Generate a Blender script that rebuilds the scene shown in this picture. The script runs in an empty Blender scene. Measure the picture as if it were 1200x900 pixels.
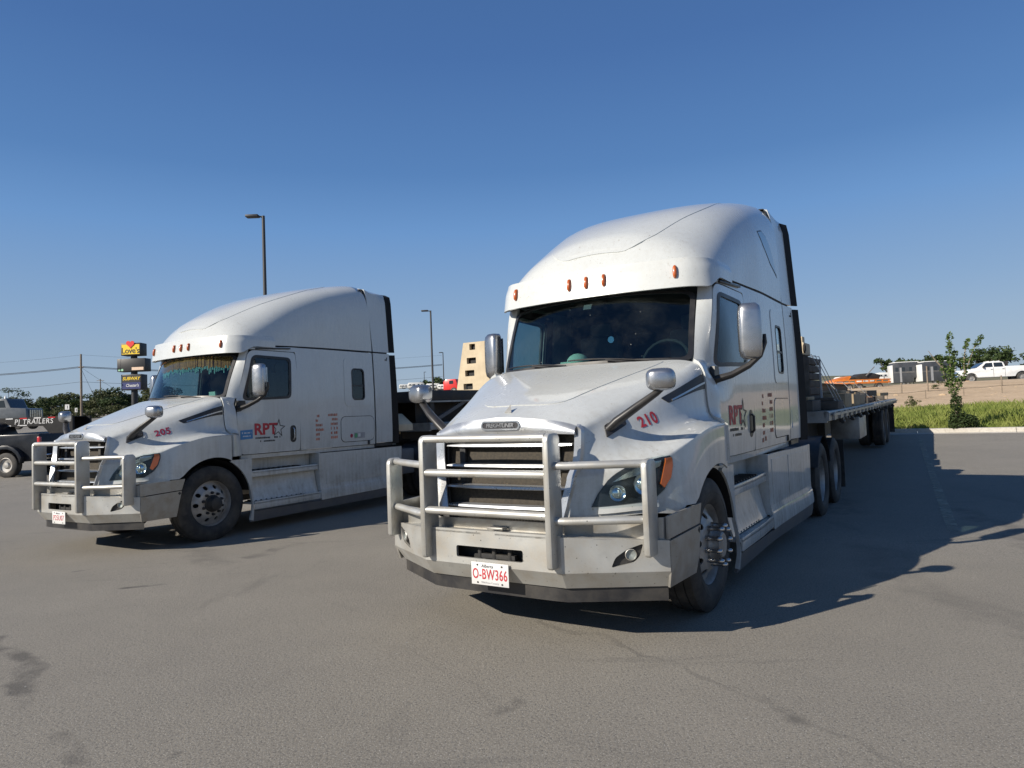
import bpy, bmesh, math, random
from math import sin, cos, pi, radians, sqrt, atan2
from mathutils import Vector, Matrix
from mathutils.geometry import delaunay_2d_cdt

# ------------------------------------------------------------------ camera, sky, sun, exposure
scene = bpy.context.scene
C = bpy.context.collection
CAM_H = 1.54
PITCH, ROLL = radians(2.4705), radians(-2.1863)
_fw = Vector((0, cos(PITCH), sin(PITCH))); _r0 = Vector((1, 0, 0)); _u0 = _r0.cross(_fw)
_r = _r0 * cos(ROLL) + _u0 * sin(ROLL); _u = _u0 * cos(ROLL) - _r0 * sin(ROLL)
cd = bpy.data.cameras.new('camera'); cam = bpy.data.objects.new('camera', cd); C.objects.link(cam)
cam.matrix_world = Matrix(((_r.x, _u.x, -_fw.x, 0), (_r.y, _u.y, -_fw.y, 0), (_r.z, _u.z, -_fw.z, CAM_H), (0, 0, 0, 1)))
cd.sensor_width = 36; cd.lens = 36 * 802.43 / 1200; cd.clip_start = .05; cd.clip_end = 6000
scene.camera = cam
SUN_EL = radians(28.7)
SHADOW_AZ = radians(60.0)                     # shadows fall 60 degrees from +Y towards +X
sun_dir = Vector((-sin(SHADOW_AZ) * cos(SUN_EL), -cos(SHADOW_AZ) * cos(SUN_EL), sin(SUN_EL)))
w = bpy.data.worlds.new('World'); scene.world = w; w.use_nodes = True
nt = w.node_tree; bg = nt.nodes['Background']
sky = nt.nodes.new('ShaderNodeTexSky'); sky.sky_type = 'NISHITA'; sky.sun_disc = False
sky.sun_elevation = SUN_EL; sky.sun_rotation = atan2(sun_dir.x, sun_dir.y)
sky.altitude = 200; sky.air_density = 1.0; sky.dust_density = 0.0; sky.ozone_density = 4.0
# clear deep-blue air: the Nishita sky blended with an even zenith-to-horizon tone, the same in every direction
EXPO = 0.40
SKY_K = 0.0645
_tc = nt.nodes.new('ShaderNodeTexCoord'); _sx = nt.nodes.new('ShaderNodeSeparateXYZ'); nt.links.new(_tc.outputs['Generated'], _sx.inputs[0])
_rp = nt.nodes.new('ShaderNodeValToRGB'); nt.links.new(_sx.outputs[2], _rp.inputs[0]); _e = _rp.color_ramp.elements
_st = [(0, (.37, .44, .54)), (.07, (.33, .435, .575)), (.105, (.305, .425, .59)), (.15, (.255, .395, .605)), (.26, (.155, .32, .62)), (.335, (.10, .235, .51)), (.47, (.068, .168, .415)), (.7, (.05, .125, .31)), (1, (.045, .11, .26))]
while len(_e) < len(_st): _e.new(.5)
for _i, (_p, _c) in enumerate(_st): _e[_i].position = _p; _e[_i].color = (*_c, 1)
_ml = nt.nodes.new('ShaderNodeVectorMath'); _ml.operation = 'SCALE'; nt.links.new(_rp.outputs[0], _ml.inputs[0]); _ml.inputs['Scale'].default_value = 1 / (SKY_K * 2 ** EXPO)
_mx = nt.nodes.new('ShaderNodeMix'); _mx.data_type = 'RGBA'; _mx.inputs[0].default_value = .88
nt.links.new(sky.outputs[0], _mx.inputs[6]); nt.links.new(_ml.outputs[0], _mx.inputs[7])
nt.links.new(_mx.outputs[2], bg.inputs[0]); bg.inputs[1].default_value = SKY_K
sd = bpy.data.lights.new('sun', 'SUN'); sd.energy = 5.0; sd.angle = radians(.53); sd.color = (1, .92, .80)
sun = bpy.data.objects.new('sun', sd); C.objects.link(sun)
sun.rotation_euler = (-sun_dir).to_track_quat('-Z', 'Y').to_euler()
scene.view_settings.view_transform = 'Standard'; scene.view_settings.look = 'None'
scene.view_settings.gamma = 1; scene.view_settings.exposure = EXPO; scene.view_settings.use_curve_mapping = False

# ------------------------------------------------------------------ helpers
def px_ray(px, py):                            # photograph pixel (1200x900) to a direction from the camera
    return _fw + _r * ((px - 600) / 802.43) - _u * ((py - 450) / 802.43)
def at(px, py, Y):                             # world point at depth Y
    d = px_ray(px, py); return Vector((0, 0, CAM_H)) + d * (Y / d.y)

def tag(o, label=None, cat=None, group=None, kind=None):
    if label: o['label'] = label
    if cat: o['category'] = cat
    if group: o['group'] = group
    if kind: o['kind'] = kind
    return o
def emp(name, loc=(0, 0, 0), rz=0, parent=None):
    o = bpy.data.objects.new(name, None); C.objects.link(o)
    o.location = loc; o.rotation_euler = (0, 0, rz); o.parent = parent; o.empty_display_size = .2
    return o
def mk_obj(name, V, F, mat, parent=None, smooth=35, bevel=0, recalc=True, weld=0):
    me = bpy.data.meshes.new(name)
    me.from_pydata([tuple(v) for v in V], [], F)
    if bevel or recalc or weld:
        bm = bmesh.new(); bm.from_mesh(me)
        if weld: bmesh.ops.remove_doubles(bm, verts=bm.verts, dist=weld)
        if recalc: bmesh.ops.recalc_face_normals(bm, faces=bm.faces)
        if bevel:
            ed = [e for e in bm.edges if len(e.link_faces) == 2 and e.calc_face_angle(0) > radians(40)]
            bmesh.ops.bevel(bm, geom=ed, offset=bevel, offset_type='OFFSET', segments=2, profile=.5, affect='EDGES', clamp_overlap=True)
        bm.to_mesh(me); bm.free()
    if smooth:
        me.polygons.foreach_set('use_smooth', [True] * len(me.polygons))
        me.set_sharp_from_angle(angle=radians(smooth))
    if isinstance(mat, (list, tuple)):
        for m in mat: me.materials.append(M[m])
    elif mat: me.materials.append(M[mat])
    o = bpy.data.objects.new(name, me); C.objects.link(o); o.parent = parent
    return o
def copy_tree(o, parent=None):
    c = o.copy(); C.objects.link(c); c.parent = parent
    for ch in list(o.children): copy_tree(ch, c)
    return c

class MB:
    def __init__(s): s.v = []; s.f = []
    def add(s, V, F):
        b = len(s.v); s.v += [Vector(p) for p in V]; s.f += [tuple(i + b for i in q) for q in F]; return s
    def box(s, c, d, R=None):
        c = Vector(c); V = []
        for i in (-1, 1):
            for j in (-1, 1):
                for k in (-1, 1):
                    p = Vector((i * d[0] / 2, j * d[1] / 2, k * d[2] / 2))
                    V.append(c + (R @ p if R else p))
        return s.add(V, [(0, 1, 3, 2), (4, 6, 7, 5), (0, 4, 5, 1), (2, 3, 7, 6), (0, 2, 6, 4), (1, 5, 7, 3)])
    def bar(s, a, b, wdt, hgt, up=(0, 0, 1)):     # rectangular bar from a to b
        a = Vector(a); b = Vector(b); d = (b - a).normalized(); u = Vector(up)
        r = d.cross(u)
        if r.length < 1e-4: r = d.cross(Vector((1, 0, 0)))
        r.normalize(); u = r.cross(d).normalized(); V = []
        for p in (a, b):
            for i, j in ((-1, -1), (1, -1), (1, 1), (-1, 1)): V.append(p + r * (i * wdt / 2) + u * (j * hgt / 2))
        return s.add(V, [(0, 1, 2, 3), (7, 6, 5, 4), (0, 4, 5, 1), (1, 5, 6, 2), (2, 6, 7, 3), (3, 7, 4, 0)])
    def tube(s, pts, r, n=10, cap=True, ry=None):  # round (or oval) tube along points; r number or list
        pts = [Vector(p) for p in pts]; m = len(pts)
        rs = r if isinstance(r, (list, tuple)) else [r] * m
        V = []; F = []; up = None
        for i, p in enumerate(pts):
            d = (pts[min(i + 1, m - 1)] - pts[max(i - 1, 0)]).normalized()
            if up is None:
                up = Vector((0, 0, 1)) if abs(d.z) < .9 else Vector((1, 0, 0))
            x = d.cross(up); x.normalize(); y = x.cross(d).normalized(); up = y
            for k in range(n):
                t = 2 * pi * k / n
                V.append(p + x * (rs[i] * cos(t)) + y * ((ry / rs[0] * rs[i] if ry else rs[i]) * sin(t)))
        for i in range(m - 1):
            for k in range(n):
                F.append((i * n + k, i * n + (k + 1) % n, (i + 1) * n + (k + 1) % n, (i + 1) * n + k))
        if cap: F += [tuple(range(n))[::-1], tuple(range((m - 1) * n, m * n))]
        return s.add(V, F)
    def cyl(s, a, b, r, n=16, r2=None): return s.tube([a, b], [r, r if r2 is None else r2], n)
    def lathe(s, prof, n=32, axis='x', c=(0, 0, 0)):   # prof: (axial, radius)
        c = Vector(c); V = []; F = []; m = len(prof)
        for ax, r in prof:
            for k in range(n):
                t = 2 * pi * k / n
                p = (ax, r * cos(t), r * sin(t)) if axis == 'x' else ((r * cos(t), ax, r * sin(t)) if axis == 'y' else (r * cos(t), r * sin(t), ax))
                V.append(c + Vector(p))
        for i in range(m - 1):
            for k in range(n): F.append((i * n + k, i * n + (k + 1) % n, (i + 1) * n + (k + 1) % n, (i + 1) * n + k))
        return s.add(V, F)
    def prism(s, poly, axis, a, b):                # polygon (2D) extruded between a and b along axis
        def P(u, v, t): return {'x': (t, u, v), 'y': (u, t, v), 'z': (u, v, t)}[axis]
        n = len(poly); V = [P(u, v, a) for u, v in poly] + [P(u, v, b) for u, v in poly]
        return s.add(V, [tuple(range(n))[::-1], tuple(range(n, 2 * n))] + [(i, (i + 1) % n, n + (i + 1) % n, n + i) for i in range(n)])
    def sphere(s, c, r, n=12, m=8):
        c = Vector(c); r = Vector(r) if isinstance(r, (tuple, list)) else Vector((r, r, r)); V = []; F = []
        for i in range(m + 1):
            ph = pi * i / m
            for k in range(n): V.append(c + Vector((r.x * sin(ph) * cos(2 * pi * k / n), r.y * sin(ph) * sin(2 * pi * k / n), r.z * cos(ph))))
        for i in range(m):
            for k in range(n): F.append((i * n + k, i * n + (k + 1) % n, (i + 1) * n + (k + 1) % n, (i + 1) * n + k))
        return s.add(V, F)
    def mirx(s):
        return s.add([Vector((-p.x, p.y, p.z)) for p in s.v], [q[::-1] for q in s.f])
    def build(s, name, mat, parent=None, smooth=35, bevel=0, weld=0):
        return mk_obj(name, s.v, s.f, mat, parent, smooth, bevel, True, weld)

def rrect(u0, u1, v0, v1, r, n=4):
    P = []
    for cu, cv, a0 in ((u1 - r, v1 - r, 0), (u0 + r, v1 - r, 90), (u0 + r, v0 + r, 180), (u1 - r, v0 + r, 270)):
        for k in range(n + 1):
            a = radians(a0 + 90 * k / n); P.append((cu + r * cos(a), cv + r * sin(a)))
    return P
def round_poly(P, r, n=4):
    out = []; m = len(P)
    for i in range(m):
        p = Vector(P[i]); a = Vector(P[i - 1]); b = Vector(P[(i + 1) % m])
        ra = min(r, (a - p).length * .45); rb = min(r, (b - p).length * .45)
        q0 = p + (a - p).normalized() * ra; q1 = p + (b - p).normalized() * rb
        for k in range(n + 1):
            t = k / n; out.append(tuple(q0 * (1 - t) ** 2 + p * 2 * t * (1 - t) + q1 * t * t))
    return out
def inside(p, P):
    x, y = p; c = False; n = len(P); j = n - 1
    for i in range(n):
        xi, yi = P[i]; xj, yj = P[j]
        if (yi > y) != (yj > y) and x < (xj - xi) * (y - yi) / (yj - yi) + xi: c = not c
        j = i
    return c
def densify(P, du, dv):
    out = []; n = len(P)
    for i in range(n):
        a = P[i]; b = P[(i + 1) % n]
        k = max(1, int(math.ceil(max(abs(b[0] - a[0]) / du, abs(b[1] - a[1]) / dv))))
        for t in range(k): out.append((a[0] + (b[0] - a[0]) * t / k, a[1] + (b[1] - a[1]) * t / k))
    return out
def panel(f, outer, holes=(), thick=.01, du=.1, dv=.1, off=0.0, both=None):
    """closed sheet following the surface f(u,v), cut to an outline with holes"""
    loops = [densify(outer, du, dv)] + [densify(h_, du, dv) for h_ in holes]
    pts = []; edges = []
    for L in loops:
        b = len(pts); pts += L; edges += [(b + i, b + (i + 1) % len(L)) for i in range(len(L))]
    us = [p[0] for p in outer]; vs = [p[1] for p in outer]
    bnd = [(p[0] / du, p[1] / dv) for p in pts]
    nu = int((max(us) - min(us)) / du) + 1; nv = int((max(vs) - min(vs)) / dv) + 1
    for i in range(1, nu):
        for j in range(1, nv):
            p = (min(us) + (max(us) - min(us)) * i / nu, min(vs) + (max(vs) - min(vs)) * j / nv)
            if not inside(p, loops[0]) or any(inside(p, L) for L in loops[1:]): continue
            q = (p[0] / du, p[1] / dv)
            if min((q[0] - b_[0]) ** 2 + (q[1] - b_[1]) ** 2 for b_ in bnd) < .1: continue
            pts.append(p)
    vo, eo, fo, *_ = delaunay_2d_cdt([Vector((p[0] / du, p[1] / dv)) for p in pts], edges, [], 0, 1e-6)
    vo = [Vector((p.x * du, p.y * dv)) for p in vo]
    tris = []
    for q in fo:
        c = (sum(vo[i].x for i in q) / 3, sum(vo[i].y for i in q) / 3)
        if inside(c, loops[0]) and not any(inside(c, L) for L in loops[1:]): tris.append(tuple(q))
    used = sorted({i for t in tris for i in t}); mp = {o: k for k, o in enumerate(used)}
    tris = [tuple(mp[i] for i in t) for t in tris]
    top = []; bot = []; e = 1e-3
    for i in used:
        u, v = vo[i]; P = Vector(f(u, v))
        n = (Vector(f(u + e, v)) - Vector(f(u - e, v))).cross(Vector(f(u, v + e)) - Vector(f(u, v - e)))
        if n.length > 1e-14: n.normalize()
        if f in FLIP: n = -n
        top.append(P + n * off); bot.append(P + n * (off - thick))
    n = len(top); F = list(tris) + [(a + n, c + n, b + n) for a, b, c in tris]
    cnt = {}
    for t in tris:
        for a, b in ((t[0], t[1]), (t[1], t[2]), (t[2], t[0])): cnt[(a, b)] = 1
    for a, b in list(cnt):
        if (b, a) not in cnt: F.append((b, a, a + n, b + n))
    return top + bot, F
FLIP = set()
def P(mb, *a, **k): V, F = panel(*a, **k); mb.add(V, F); return mb

def cr(p0, p1, p2, p3, t):
    return .5 * ((2 * p1) + (p2 - p0) * t + (2 * p0 - 5 * p1 + 4 * p2 - p3) * t * t + (3 * p1 - p0 - 3 * p2 + p3) * t ** 3)
def crs(L, u):                                  # Catmull-Rom through a list, u in index units, linear extrapolation
    n = len(L) - 1
    if u <= 0: return L[0] + (L[1] - L[0]) * u
    if u >= n: return L[n] + (L[n] - L[n - 1]) * (u - n)
    i = int(u); t = u - i
    p0 = L[i - 1] if i > 0 else L[0] * 2 - L[1]
    p3 = L[i + 2] if i + 2 <= n else L[n] * 2 - L[n - 1]
    return cr(p0, L[i], L[i + 1], p3, t)
def lut(xs, ys, x):                             # piecewise linear
    if x <= xs[0]: return ys[0]
    for i in range(1, len(xs)):
        if x <= xs[i]: return ys[i - 1] + (ys[i] - ys[i - 1]) * (x - xs[i - 1]) / (xs[i] - xs[i - 1])
    return ys[-1]
def slut(xs, ys, x):                            # smooth (cubic hermite) lookup
    n = len(xs)
    if x <= xs[0]: return ys[0] + (ys[1] - ys[0]) / (xs[1] - xs[0]) * (x - xs[0])
    if x >= xs[-1]: return ys[-1]
    i = max(k for k in range(n - 1) if xs[k] <= x)
    def m(k):
        if k == 0: return (ys[1] - ys[0]) / (xs[1] - xs[0])
        if k == n - 1: return (ys[-1] - ys[-2]) / (xs[-1] - xs[-2])
        return (ys[k + 1] - ys[k - 1]) / (xs[k + 1] - xs[k - 1])
    h_ = xs[i + 1] - xs[i]; t = (x - xs[i]) / h_
    return (2 * t ** 3 - 3 * t * t + 1) * ys[i] + (t ** 3 - 2 * t * t + t) * h_ * m(i) + (-2 * t ** 3 + 3 * t * t) * ys[i + 1] + (t ** 3 - t * t) * h_ * m(i + 1)
def sstep(a, b, x):
    t = min(1, max(0, (x - a) / (b - a))); return t * t * (3 - 2 * t)
def mir(f): return lambda u, v: Vector((-f(u, v)[0], f(u, v)[1], f(u, v)[2]))
def inv(f, p, u0, u1, v0, v1, n=24):            # parameters of the surface point closest to p
    p = Vector(p); best = None
    for it in range(6):
        bu = bv = None; bd = 1e9
        for i in range(n + 1):
            for j in range(n + 1):
                u = u0 + (u1 - u0) * i / n; v = v0 + (v1 - v0) * j / n
                d = (Vector(f(u, v)) - p).length_squared
                if d < bd: bd = d; bu = u; bv = v
        su = (u1 - u0) / n * 1.5; sv = (v1 - v0) / n * 1.5
        u0, u1, v0, v1 = bu - su, bu + su, bv - sv, bv + sv; n = 8
    return bu, bv

_fonts = {}
def text_geo(txt, size, bold=False, spacing=1.0, shear=0.0, xs=1.0):
    """flat text as 2D triangles centred on the origin"""
    cu = bpy.data.curves.new('t', 'FONT'); cu.body = txt; cu.size = size; cu.align_x = 'CENTER'; cu.align_y = 'CENTER'
    cu.space_character = spacing; cu.shear = shear; cu.resolution_u = 3; cu.offset = size * (float(bold) if not isinstance(bold, bool) else .018 * bold)
    o = bpy.data.objects.new('t', cu); C.objects.link(o)
    dg = bpy.context.evaluated_depsgraph_get(); dg.update()
    me = bpy.data.meshes.new_from_object(o.evaluated_get(dg))
    V = [(v.co.x * xs, v.co.y) for v in me.vertices]; F = [tuple(q.vertices) for q in me.polygons]
    bpy.data.objects.remove(o); bpy.data.curves.remove(cu); bpy.data.meshes.remove(me)
    return V, F
def text_on(name, txt, size, mat, parent, o, ux, uy, bold=False, spacing=1.0, shear=0.0, xs=1.0, th=.0015, mp=None):
    """thin raised lettering on the plane o + u*ux + v*uy (mp may bend it onto a surface)"""
    V, F = text_geo(txt, size, bold, spacing, shear, xs)
    o = Vector(o); ux = Vector(ux).normalized(); uy = Vector(uy).normalized(); n = ux.cross(uy)
    def pos(u, v):
        p = o + ux * u + uy * v
        return mp(p) if mp else p
    T = [pos(u, v) + n * th for u, v in V]; 
    return mk_obj(name, T, F, mat, parent, smooth=0, recalc=False)

# ------------------------------------------------------------------ materials
M = {}
def node_mat(name):
    m = bpy.data.materials.new(name); m.use_nodes = True; M[name] = m
    n = m.node_tree.nodes; l = m.node_tree.links; b = n['Principled BSDF']
    return m, n, l, b
def tex_noise(n, l, co, scale, detail=4, rough=.55, out='Fac'):
    t = n.new('ShaderNodeTexNoise'); t.inputs['Scale'].default_value = scale; t.inputs['Detail'].default_value = detail
    t.inputs['Roughness'].default_value = rough; l.new(co, t.inputs['Vector']); return t.outputs[out]
def ramp(n, l, src, stops):
    r = n.new('ShaderNodeValToRGB'); l.new(src, r.inputs[0]); e = r.color_ramp.elements
    while len(e) < len(stops): e.new(.5)
    for i, (p, c) in enumerate(stops):
        e[i].position = p; e[i].color = (c, c, c, 1) if isinstance(c, (int, float)) else (*c, 1)
    return r.outputs[0]
def mixc(n, l, fac, a, b, mode='MIX'):
    m = n.new('ShaderNodeMix'); m.data_type = 'RGBA'; m.blend_type = mode
    if isinstance(fac, (int, float)): m.inputs[0].default_value = fac
    else: l.new(fac, m.inputs[0])
    for k, s in ((6, a), (7, b)):
        if isinstance(s, tuple): m.inputs[k].default_value = (*s, 1)
        else: l.new(s, m.inputs[k])
    return m.outputs[2]
def math_(n, l, op, a, b=0.0):
    m = n.new('ShaderNodeMath'); m.operation = op
    for k, s in ((0, a), (1, b)):
        if isinstance(s, (int, float)): m.inputs[k].default_value = s
        else: l.new(s, m.inputs[k])
    return m.outputs[0]
def bump(n, l, b, h, strength=.2, dist=.01):
    k = n.new('ShaderNodeBump'); k.inputs['Strength'].default_value = strength; k.inputs['Distance'].default_value = dist
    l.new(h, k.inputs['Height']); l.new(k.outputs[0], b.inputs['Normal'])
def simple(name, col, rough=.5, metal=0.0, var=.12, scale=8.0, dirt=None, dirt_amt=.0, coat=0.0, spec=.5, bmp=0.0, emit=None, specks=0.0, speck_col=(.03, .025, .02)):
    m, n, l, b = node_mat(name)
    co = n.new('ShaderNodeTexCoord').outputs['Object']
    nz = tex_noise(n, l, co, scale, 5)
    c = mixc(n, l, ramp(n, l, nz, [(.3, 0), (.7, 1)]), tuple(x * (1 - var) for x in col), tuple(min(1, x * (1 + var)) for x in col))
    if dirt:
        d = tex_noise(n, l, co, scale * .45 + .7, 8, .65)
        c = mixc(n, l, math_(n, l, 'MULTIPLY', ramp(n, l, d, [(.42, 0), (.72, 1)]), dirt_amt), c, dirt)
    if specks:
        v = n.new('ShaderNodeTexVoronoi'); v.inputs['Scale'].default_value = 34; l.new(co, v.inputs['Vector'])
        sp = tex_noise(n, l, co, 6.0, 2)
        s1 = ramp(n, l, v.outputs['Distance'], [(.10, 1), (.17, 0)])
        s1 = math_(n, l, 'MULTIPLY', s1, ramp(n, l, v.outputs['Color'], [(.45, 0), (.75, specks)]))
        c = mixc(n, l, math_(n, l, 'MULTIPLY', s1, ramp(n, l, sp, [(.35, .2), (.65, 1)])), c, speck_col)
    l.new(c, b.inputs['Base Color'])
    b.inputs['Metallic'].default_value = metal
    l.new(math_(n, l, 'ADD', math_(n, l, 'MULTIPLY', math_(n, l, 'SUBTRACT', nz, .5), .25), rough), b.inputs['Roughness'])
    b.inputs['Coat Weight'].default_value = coat; b.inputs['Coat Roughness'].default_value = .08
    b.inputs['Specular IOR Level'].default_value = spec
    if bmp: bump(n, l, b, tex_noise(n, l, co, scale * 6, 6), bmp, .01)
    return m
def paint(name, col=(.555, .575, .565), dirt=(.20, .168, .12), low=.95):
    """vehicle paint with road film: brown spray thick low down, bug specks, streaks"""
    m, n, l, b = node_mat(name)
    co = n.new('ShaderNodeTexCoord').outputs['Object']
    sx = n.new('ShaderNodeSeparateXYZ'); l.new(co, sx.inputs[0])
    hgt = ramp(n, l, math_(n, l, 'DIVIDE', sx.outputs[2], 4.0), [(.05, 1), (.14, .95), (.26, .72), (.33, .42), (.5, .28), (1, .17)])
    big = tex_noise(n, l, co, 2.2, 8, .65); fine = tex_noise(n, l, co, 26, 6, .7)
    mp = n.new('ShaderNodeMapping'); mp.inputs['Scale'].default_value = (9, 9, .7); l.new(co, mp.inputs[0])
    streak = tex_noise(n, l, mp.outputs[0], 2.5, 6, .6)
    k = math_(n, l, 'MULTIPLY', ramp(n, l, big, [(.30, .25), (.70, 1)]), hgt)
    k = math_(n, l, 'MULTIPLY', k, ramp(n, l, streak, [(.3, .45), (.7, 1.15)]))
    k = math_(n, l, 'MULTIPLY', k, ramp(n, l, fine, [(.25, .6), (.75, 1.1)]))
    c = mixc(n, l, math_(n, l, 'MULTIPLY', k, low), col, dirt)
    v = n.new('ShaderNodeTexVoronoi'); v.inputs['Scale'].default_value = 42; l.new(co, v.inputs['Vector'])
    # insect marks, on what faces forward
    tcn = n.new('ShaderNodeTexCoord'); sn = n.new('ShaderNodeSeparateXYZ'); l.new(tcn.outputs['Normal'], sn.inputs[0])
    fwd = ramp(n, l, math_(n, l, 'MULTIPLY', sn.outputs[1], -1.0), [(.12, .12), (.5, 1)])
    s1 = math_(n, l, 'MULTIPLY', ramp(n, l, v.outputs['Distance'], [(.10, 1), (.22, 0)]), ramp(n, l, v.outputs['Color'], [(.45, 0), (.8, .8)]))
    v2 = n.new('ShaderNodeTexVoronoi'); v2.inputs['Scale'].default_value = 13; l.new(co, v2.inputs['Vector'])
    s2 = math_(n, l, 'MULTIPLY', ramp(n, l, v2.outputs['Distance'], [(.05, .8), (.13, 0)]), ramp(n, l, v2.outputs['Color'], [(.5, 0), (.7, 1)]))
    s1 = math_(n, l, 'MULTIPLY', math_(n, l, 'MAXIMUM', s1, s2), fwd)
    c = mixc(n, l, math_(n, l, 'MULTIPLY', s1, ramp(n, l, big, [(.35, .25), (.6, 1)])), c, (.24, .19, .12))
    film = math_(n, l, 'MULTIPLY', ramp(n, l, fine, [(.5, 0), (.8, .2)]), fwd)
    c = mixc(n, l, film, c, (.36, .32, .25))
    l.new(c, b.inputs['Base Color'])
    l.new(math_(n, l, 'ADD', math_(n, l, 'MULTIPLY', k, .55), .22), b.inputs['Roughness'])
    b.inputs['Coat Weight'].default_value = .7; b.inputs['Coat Roughness'].default_value = .06
    return m
def glass(name, tint=(.35, .5, .5), trans=.6, dirt=.0, ior=1.5):
    m, n, l, b = node_mat(name); out = n['Material Output']
    tr = n.new('ShaderNodeBsdfTransparent'); tr.inputs[0].default_value = (*[x * trans for x in tint], 1)
    gl = n.new('ShaderNodeBsdfGlossy'); gl.inputs[0].default_value = (.9, .95, 1, 1); gl.inputs['Roughness'].default_value = .015
    lw = n.new('ShaderNodeLayerWeight'); lw.inputs[0].default_value = .5; f0 = ((ior - 1) / (ior + 1)) ** 2
    fz = math_(n, l, 'ADD', math_(n, l, 'MULTIPLY', math_(n, l, 'POWER', lw.outputs['Facing'], 5.0), 1 - f0), f0)
    mx = n.new('ShaderNodeMixShader'); l.new(fz, mx.inputs[0]); l.new(tr.outputs[0], mx.inputs[1]); l.new(gl.outputs[0], mx.inputs[2])
    last = mx.outputs[0]
    if dirt:
        co = n.new('ShaderNodeTexCoord').outputs['Object']
        df = n.new('ShaderNodeBsdfDiffuse'); df.inputs[0].default_value = (.5, .5, .46, 1)
        v = n.new('ShaderNodeTexVoronoi'); v.inputs['Scale'].default_value = 22; l.new(co, v.inputs['Vector'])
        s1 = math_(n, l, 'MULTIPLY', ramp(n, l, v.outputs['Distance'], [(.07, 1), (.12, 0)]), ramp(n, l, v.outputs['Color'], [(.74, 0), (.92, .35)]))
        nz = ramp(n, l, tex_noise(n, l, co, 3, 7, .7), [(.45, 0), (.8, dirt)])
        m2 = n.new('ShaderNodeMixShader'); l.new(math_(n, l, 'MAXIMUM', s1, nz), m2.inputs[0]); l.new(last, m2.inputs[1]); l.new(df.outputs[0], m2.inputs[2]); last = m2.outputs[0]
    l.new(last, out.inputs['Surface'])
    return m
paint('white_paint')
paint('clean_white', (.58, .59, .575), (.35, .32, .26), .25)
simple('gap_black', (.008, .008, .009), .7)
simple('flap_black', (.010, .010, .011), .6, spec=.25)
simple('black_plastic', (.018, .018, .02), .42, dirt=(.10, .09, .075), dirt_amt=.45)
simple('grey_plastic', (.10, .10, .105), .5, dirt=(.16, .14, .11), dirt_amt=.5)
simple('rubber', (.022, .022, .022), .75, dirt=(.12, .105, .085), dirt_amt=.6, bmp=.15)
simple('aluminium', (.52, .52, .495), .42, .55, .10, 14, dirt=(.34, .30, .24), dirt_amt=.75, specks=1.0, bmp=.05)
simple('alu_dull', (.36, .355, .335), .45, .6, .1, 9, dirt=(.27, .23, .17), dirt_amt=.8, specks=.5)
simple('chrome', (.78, .80, .83), .12, 1.0, .04, 9, dirt=(.45, .42, .36), dirt_amt=.4)
simple('satin_chrome', (.50, .52, .545), .30, .7, .05, 9, dirt=(.45, .42, .36), dirt_amt=.5, specks=.5)
simple('silver', (.42, .43, .45), .27, .9, .05, 9, dirt=(.33, .3, .25), dirt_amt=.35)
simple('steel_wheel', (.42, .41, .39), .5, .55, .12, 12, dirt=(.13, .10, .07), dirt_amt=.75)
simple('lug_chrome', (.62, .62, .62), .25, 1.0, .05, 9, dirt=(.2, .17, .13), dirt_amt=.6)
simple('frame_black', (.02, .02, .021), .65, dirt=(.09, .08, .06), dirt_amt=.7)
simple('radiator', (.040, .033, .024), .85, 0, .5, 60, specks=.8, speck_col=(.16, .13, .08))
simple('amber', (.42, .085, .010), .3, coat=.5)
simple('amber_bright', (.36, .085, .018), .3, coat=.5)
simple('red_lens', (.5, .012, .012), .25, coat=.6)
simple('decal_red', (.42, .028, .04), .5)
simple('decal_maroon', (.33, .02, .06), .5)
simple('decal_black', (.02, .02, .025), .5)
simple('decal_blue', (.05, .19, .40), .5)
simple('decal_white', (.60, .60, .59), .5)
simple('decal_grey', (.30, .30, .31), .5)
simple('decal_green', (.08, .30, .14), .5)
simple('interior_dark', (.035, .036, .040), .8)
simple('interior_grey', (.16, .16, .165), .85)
simple('pale_green', (.50, .72, .60), .8)
simple('fringe_orange', (.50, .20, .05), .9, var=.4, scale=30)
simple('fringe_teal', (.30, .55, .52), .9, var=.3, scale=40)
glass('windshield_glass', (.74, .86, .86), .86, .02)
glass('side_glass', (.72, .82, .84), .86, .02)
glass('lens_glass', (.9, .95, .95), .97, 0, 1.22)
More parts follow.
